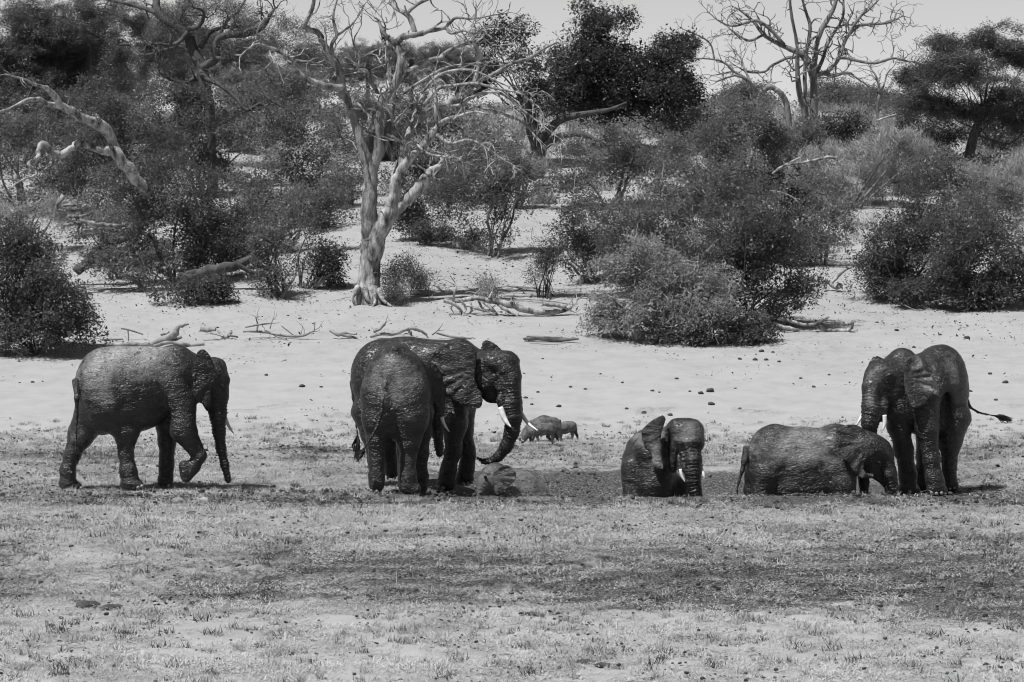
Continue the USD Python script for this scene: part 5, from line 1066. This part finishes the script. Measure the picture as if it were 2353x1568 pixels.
def scatter(name, label, cat, protos_, mats, pts, scales, rng, tilt=0.08):
    path = numbered('/World', name)
    pi = UsdGeom.PointInstancer.Define(stage, path); tag(pi.GetPrim(), label, cat, None, 'stuff')
    ts = []
    for i, pr in enumerate(protos_):
        x = usdkit.mesh(stage, f'{path}/tuft_{i:03d}', pr, mats[i % len(mats)]); ts.append(x.GetPath())
    pi.CreatePrototypesRel().SetTargets(ts)
    n = len(pts); a = rng.uniform(0, np.pi, n); ax = np.stack([rng.normal(0, tilt, n), rng.normal(0, tilt, n), np.ones(n)], 1); ax /= np.linalg.norm(ax, axis=1, keepdims=True)
    pi.CreateProtoIndicesAttr(Vt.IntArray([int(k) for k in rng.integers(0, len(protos_), n)]))
    pi.CreatePositionsAttr(Vt.Vec3fArray.FromNumpy(np.asarray(pts, np.float32)))
    pi.CreateOrientationsAttr(Vt.QuathArray([Gf.Quath(float(math.cos(t)), *(float(c) for c in math.sin(t) * u)) for t, u in zip(a, ax)]))
    pi.CreateScalesAttr(Vt.Vec3fArray.FromNumpy(np.repeat(np.asarray(scales)[:, None], 3, 1).astype(np.float32)))
def straw_patch(rng, n, R=.42, hgt=.012):
    v, f = [], []
    for _ in range(n):
        c = np.array([rng.uniform(-R, R), rng.uniform(-R, R), rng.uniform(.0, .02)]); a = rng.uniform(0, 2 * np.pi); L_ = rng.uniform(.03, .11)
        rise = abs(rng.normal(0, hgt)); w = rng.uniform(.002, .0055)
        d = np.array([math.cos(a) * L_, math.sin(a) * L_, rise]); s = np.array([-math.sin(a) * w, math.cos(a) * w, 0]); m = c + d * .5 + np.array([0, 0, rise * .3 + .004])
        i = len(v); v += [c - s, c + s, m - s, m + s, c + d]; f += [[i, i + 1, i + 3], [i, i + 3, i + 2], [i + 2, i + 3, i + 4]]
    return np.array(v), np.array(f)
rng = np.random.default_rng(9)
def ground_points(n, y0, y1, keep):
    y = np.sqrt(rng.uniform(y0 ** 2, y1 ** 2, n)); x = rng.uniform(-1.12, 1.12, n) * 512 * y / F
    k = rng.random(n) < keep(x, y); x, y = x[k], y[k]
    return np.stack([x, y, ground_z(x, y)], 1)
pits = lambda x, y: sstep(PIT_X0 - 1.5, PIT_X0 + .3, x) * (1 - sstep(PIT_X1, PIT_X1 + 2.5, x)) * (y > 49.5) * (y < 57.5)
pts = ground_points(10500, 30.5, 73, lambda x, y: np.clip(1.2 - soil_of(x, y) * 1.05 - pits(x, y), .06, 1) * (1 - .45 * (y > 58)) * (1 - sstep(60, 71, y + 9 * n2(x, y * .6, .28, 37, 3))) * np.where(y < 38, .45, 1))
scatter('dry_straw', 'short dry straw and trampled grass covering the flat', 'grass', [straw_patch(rng, 190, hgt=h) if True else 0 for h in (.006, .008, .014, .007, .02, .010)], [straw, straw, straw_dull], pts, rng.uniform(.8, 1.25, len(pts)), rng, .03)
def tuft(rng, n):
    v, f = [], []
    for _ in range(n):
        c = np.array([rng.normal(0, .05), rng.normal(0, .05), 0]); d = np.array([rng.normal(0, .035), rng.normal(0, .035), rng.uniform(.03, .09)]); a = rng.uniform(0, np.pi); w = rng.uniform(.003, .006); s = np.array([math.cos(a) * w, math.sin(a) * w, 0])
        i = len(v); v += [c - s, c + s, c + d]; f += [[i, i + 1, i + 2]]
    return np.array(v), np.array(f)
pts = ground_points(9000, 30.5, 69, lambda x, y: np.clip(.5 + 1.6 * n2(x, y, .9, 81) - pits(x, y), 0, 1))
scatter('grass_tufts', 'small stubby tufts standing in the trampled straw', 'grass', [tuft(rng, 34) for _ in range(5)], [straw_dull, straw, straw_dull, litter_mat, straw], pts, rng.uniform(.7, 1.6, len(pts)), rng)
pts = ground_points(9000, 30.5, 70, lambda x, y: np.clip(.15 + soil_of(x, y) + 1.2 * n2(x, y, 1.4, 83) - pits(x, y), 0, 1))
scatter('soil_crumbs', 'crumbs of dark soil kicked up through the straw', 'soil', [join([lump((rng.uniform(-.3, .3), rng.uniform(-.3, .3), .0), .010 + .03 * rng.random() ** 2, int(k), .5) for k in rng.integers(0, 99, 6)]) for _ in range(4)], [clod_mat], pts, rng.uniform(.7, 1.5, len(pts)), rng)
def litter_patch(rng, n, R=.5):
    v, f = [], []
    for _ in range(n):
        c = np.array([rng.uniform(-R, R), rng.uniform(-R, R), .015]); a = rng.normal(0, 1, 3) * np.array([1, 1, .35]); b = rng.normal(0, 1, 3) * np.array([1, 1, .35]); L_ = rng.uniform(.02, .06)
        a *= L_ / np.linalg.norm(a); b *= L_ * .5 / np.linalg.norm(b); i = len(v); v += [c - a, c + b, c + a, c - b]; f += [[i, i + 1, i + 2], [i, i + 2, i + 3]]
    return np.array(v), np.array(f)
pts = ground_points(6500, 56, 128, lambda x, y: np.clip(.25 + 1.2 * n2(x, y, .5, 61) + .9 * sstep(76, 92, y), 0, 1) * (1 - sstep(66, 67, y) * sstep(75, 73, y) * .93))
scatter('leaf_litter', 'dark leaves and bits of stick strewn over the pale sand', 'leaf litter', [litter_patch(rng, 7) for _ in range(5)], [litter_mat], pts, rng.uniform(.7, 1.6, len(pts)), rng)
pts = ground_points(1000, 48.8, 58.5, lambda x, y: np.clip(soil_of(x, y) * 1.3 - .35, 0, 1))
scatter('mud_crumbs', 'loose crumbs of dark mud around the wallow', 'mud', [join([lump((rng.uniform(-.4, .4), rng.uniform(-.4, .4), .0), (.012 + .055 * rng.random() ** 3), int(k)) for k in rng.integers(0, 99, 9)]) for _ in range(4)], [clod_mat], pts, rng.uniform(.6, 1.3, len(pts)), rng)
def cover_keep(x, y):
    px = 512 + x * F / y; z = ground_z(x, y); py = HZ + (CAM_H - z) * F / y
    path = np.exp(-((px - (548 + (py - 165) * .0)) / 34) ** 4) * (py > 160)
    low = sstep(225, 205, py - 30 * np.exp(-((px - 130) / 120) ** 2) - 55 * sstep(540, 600, px))
    return np.clip(.35 + 1.8 * n2(x, y, .35, 71) + .5 * sstep(190, 150, py), 0, 1) * low * (1 - path)
pts = ground_points(5200, 84, 158, cover_keep)
prs = [protos('leafy')[0][0], protos('grassy')[0][0], protos('sparse')[1][0], protos('grassy')[2][0], protos('leafy')[2][0], protos('pale')[1][0]]
scatter('undergrowth', 'knee-high dry scrub and grass between the bushes of the bank', 'undergrowth', prs, [leaf_mid, straw_dull, leaf_mid, straw_dull, leaf_dark, leaf_pale], pts + np.array([0, 0, .25]), rng.uniform(.7, 1.7, len(pts)), rng)
# tall single straws in front
def stalk(label, x, y, h, lean):
    p = hit(*ov(x, y)); k = p[1] / F / 2.29785
    a = p; b = p + np.array([lean * k, .02, h * k])
    m = obj('straw_stalk', tube([a, (a + b) / 2 + np.array([.01, 0, .01]), b], [.007, .006, .003], 5), straw); tag(m.GetPrim(), label, 'straw')
stalk('tall pale straw leaning left at the lower left', 145, 1385, 80, -22)
stalk('short upright straw in the middle of the near grass', 910, 1348, 36, 0)
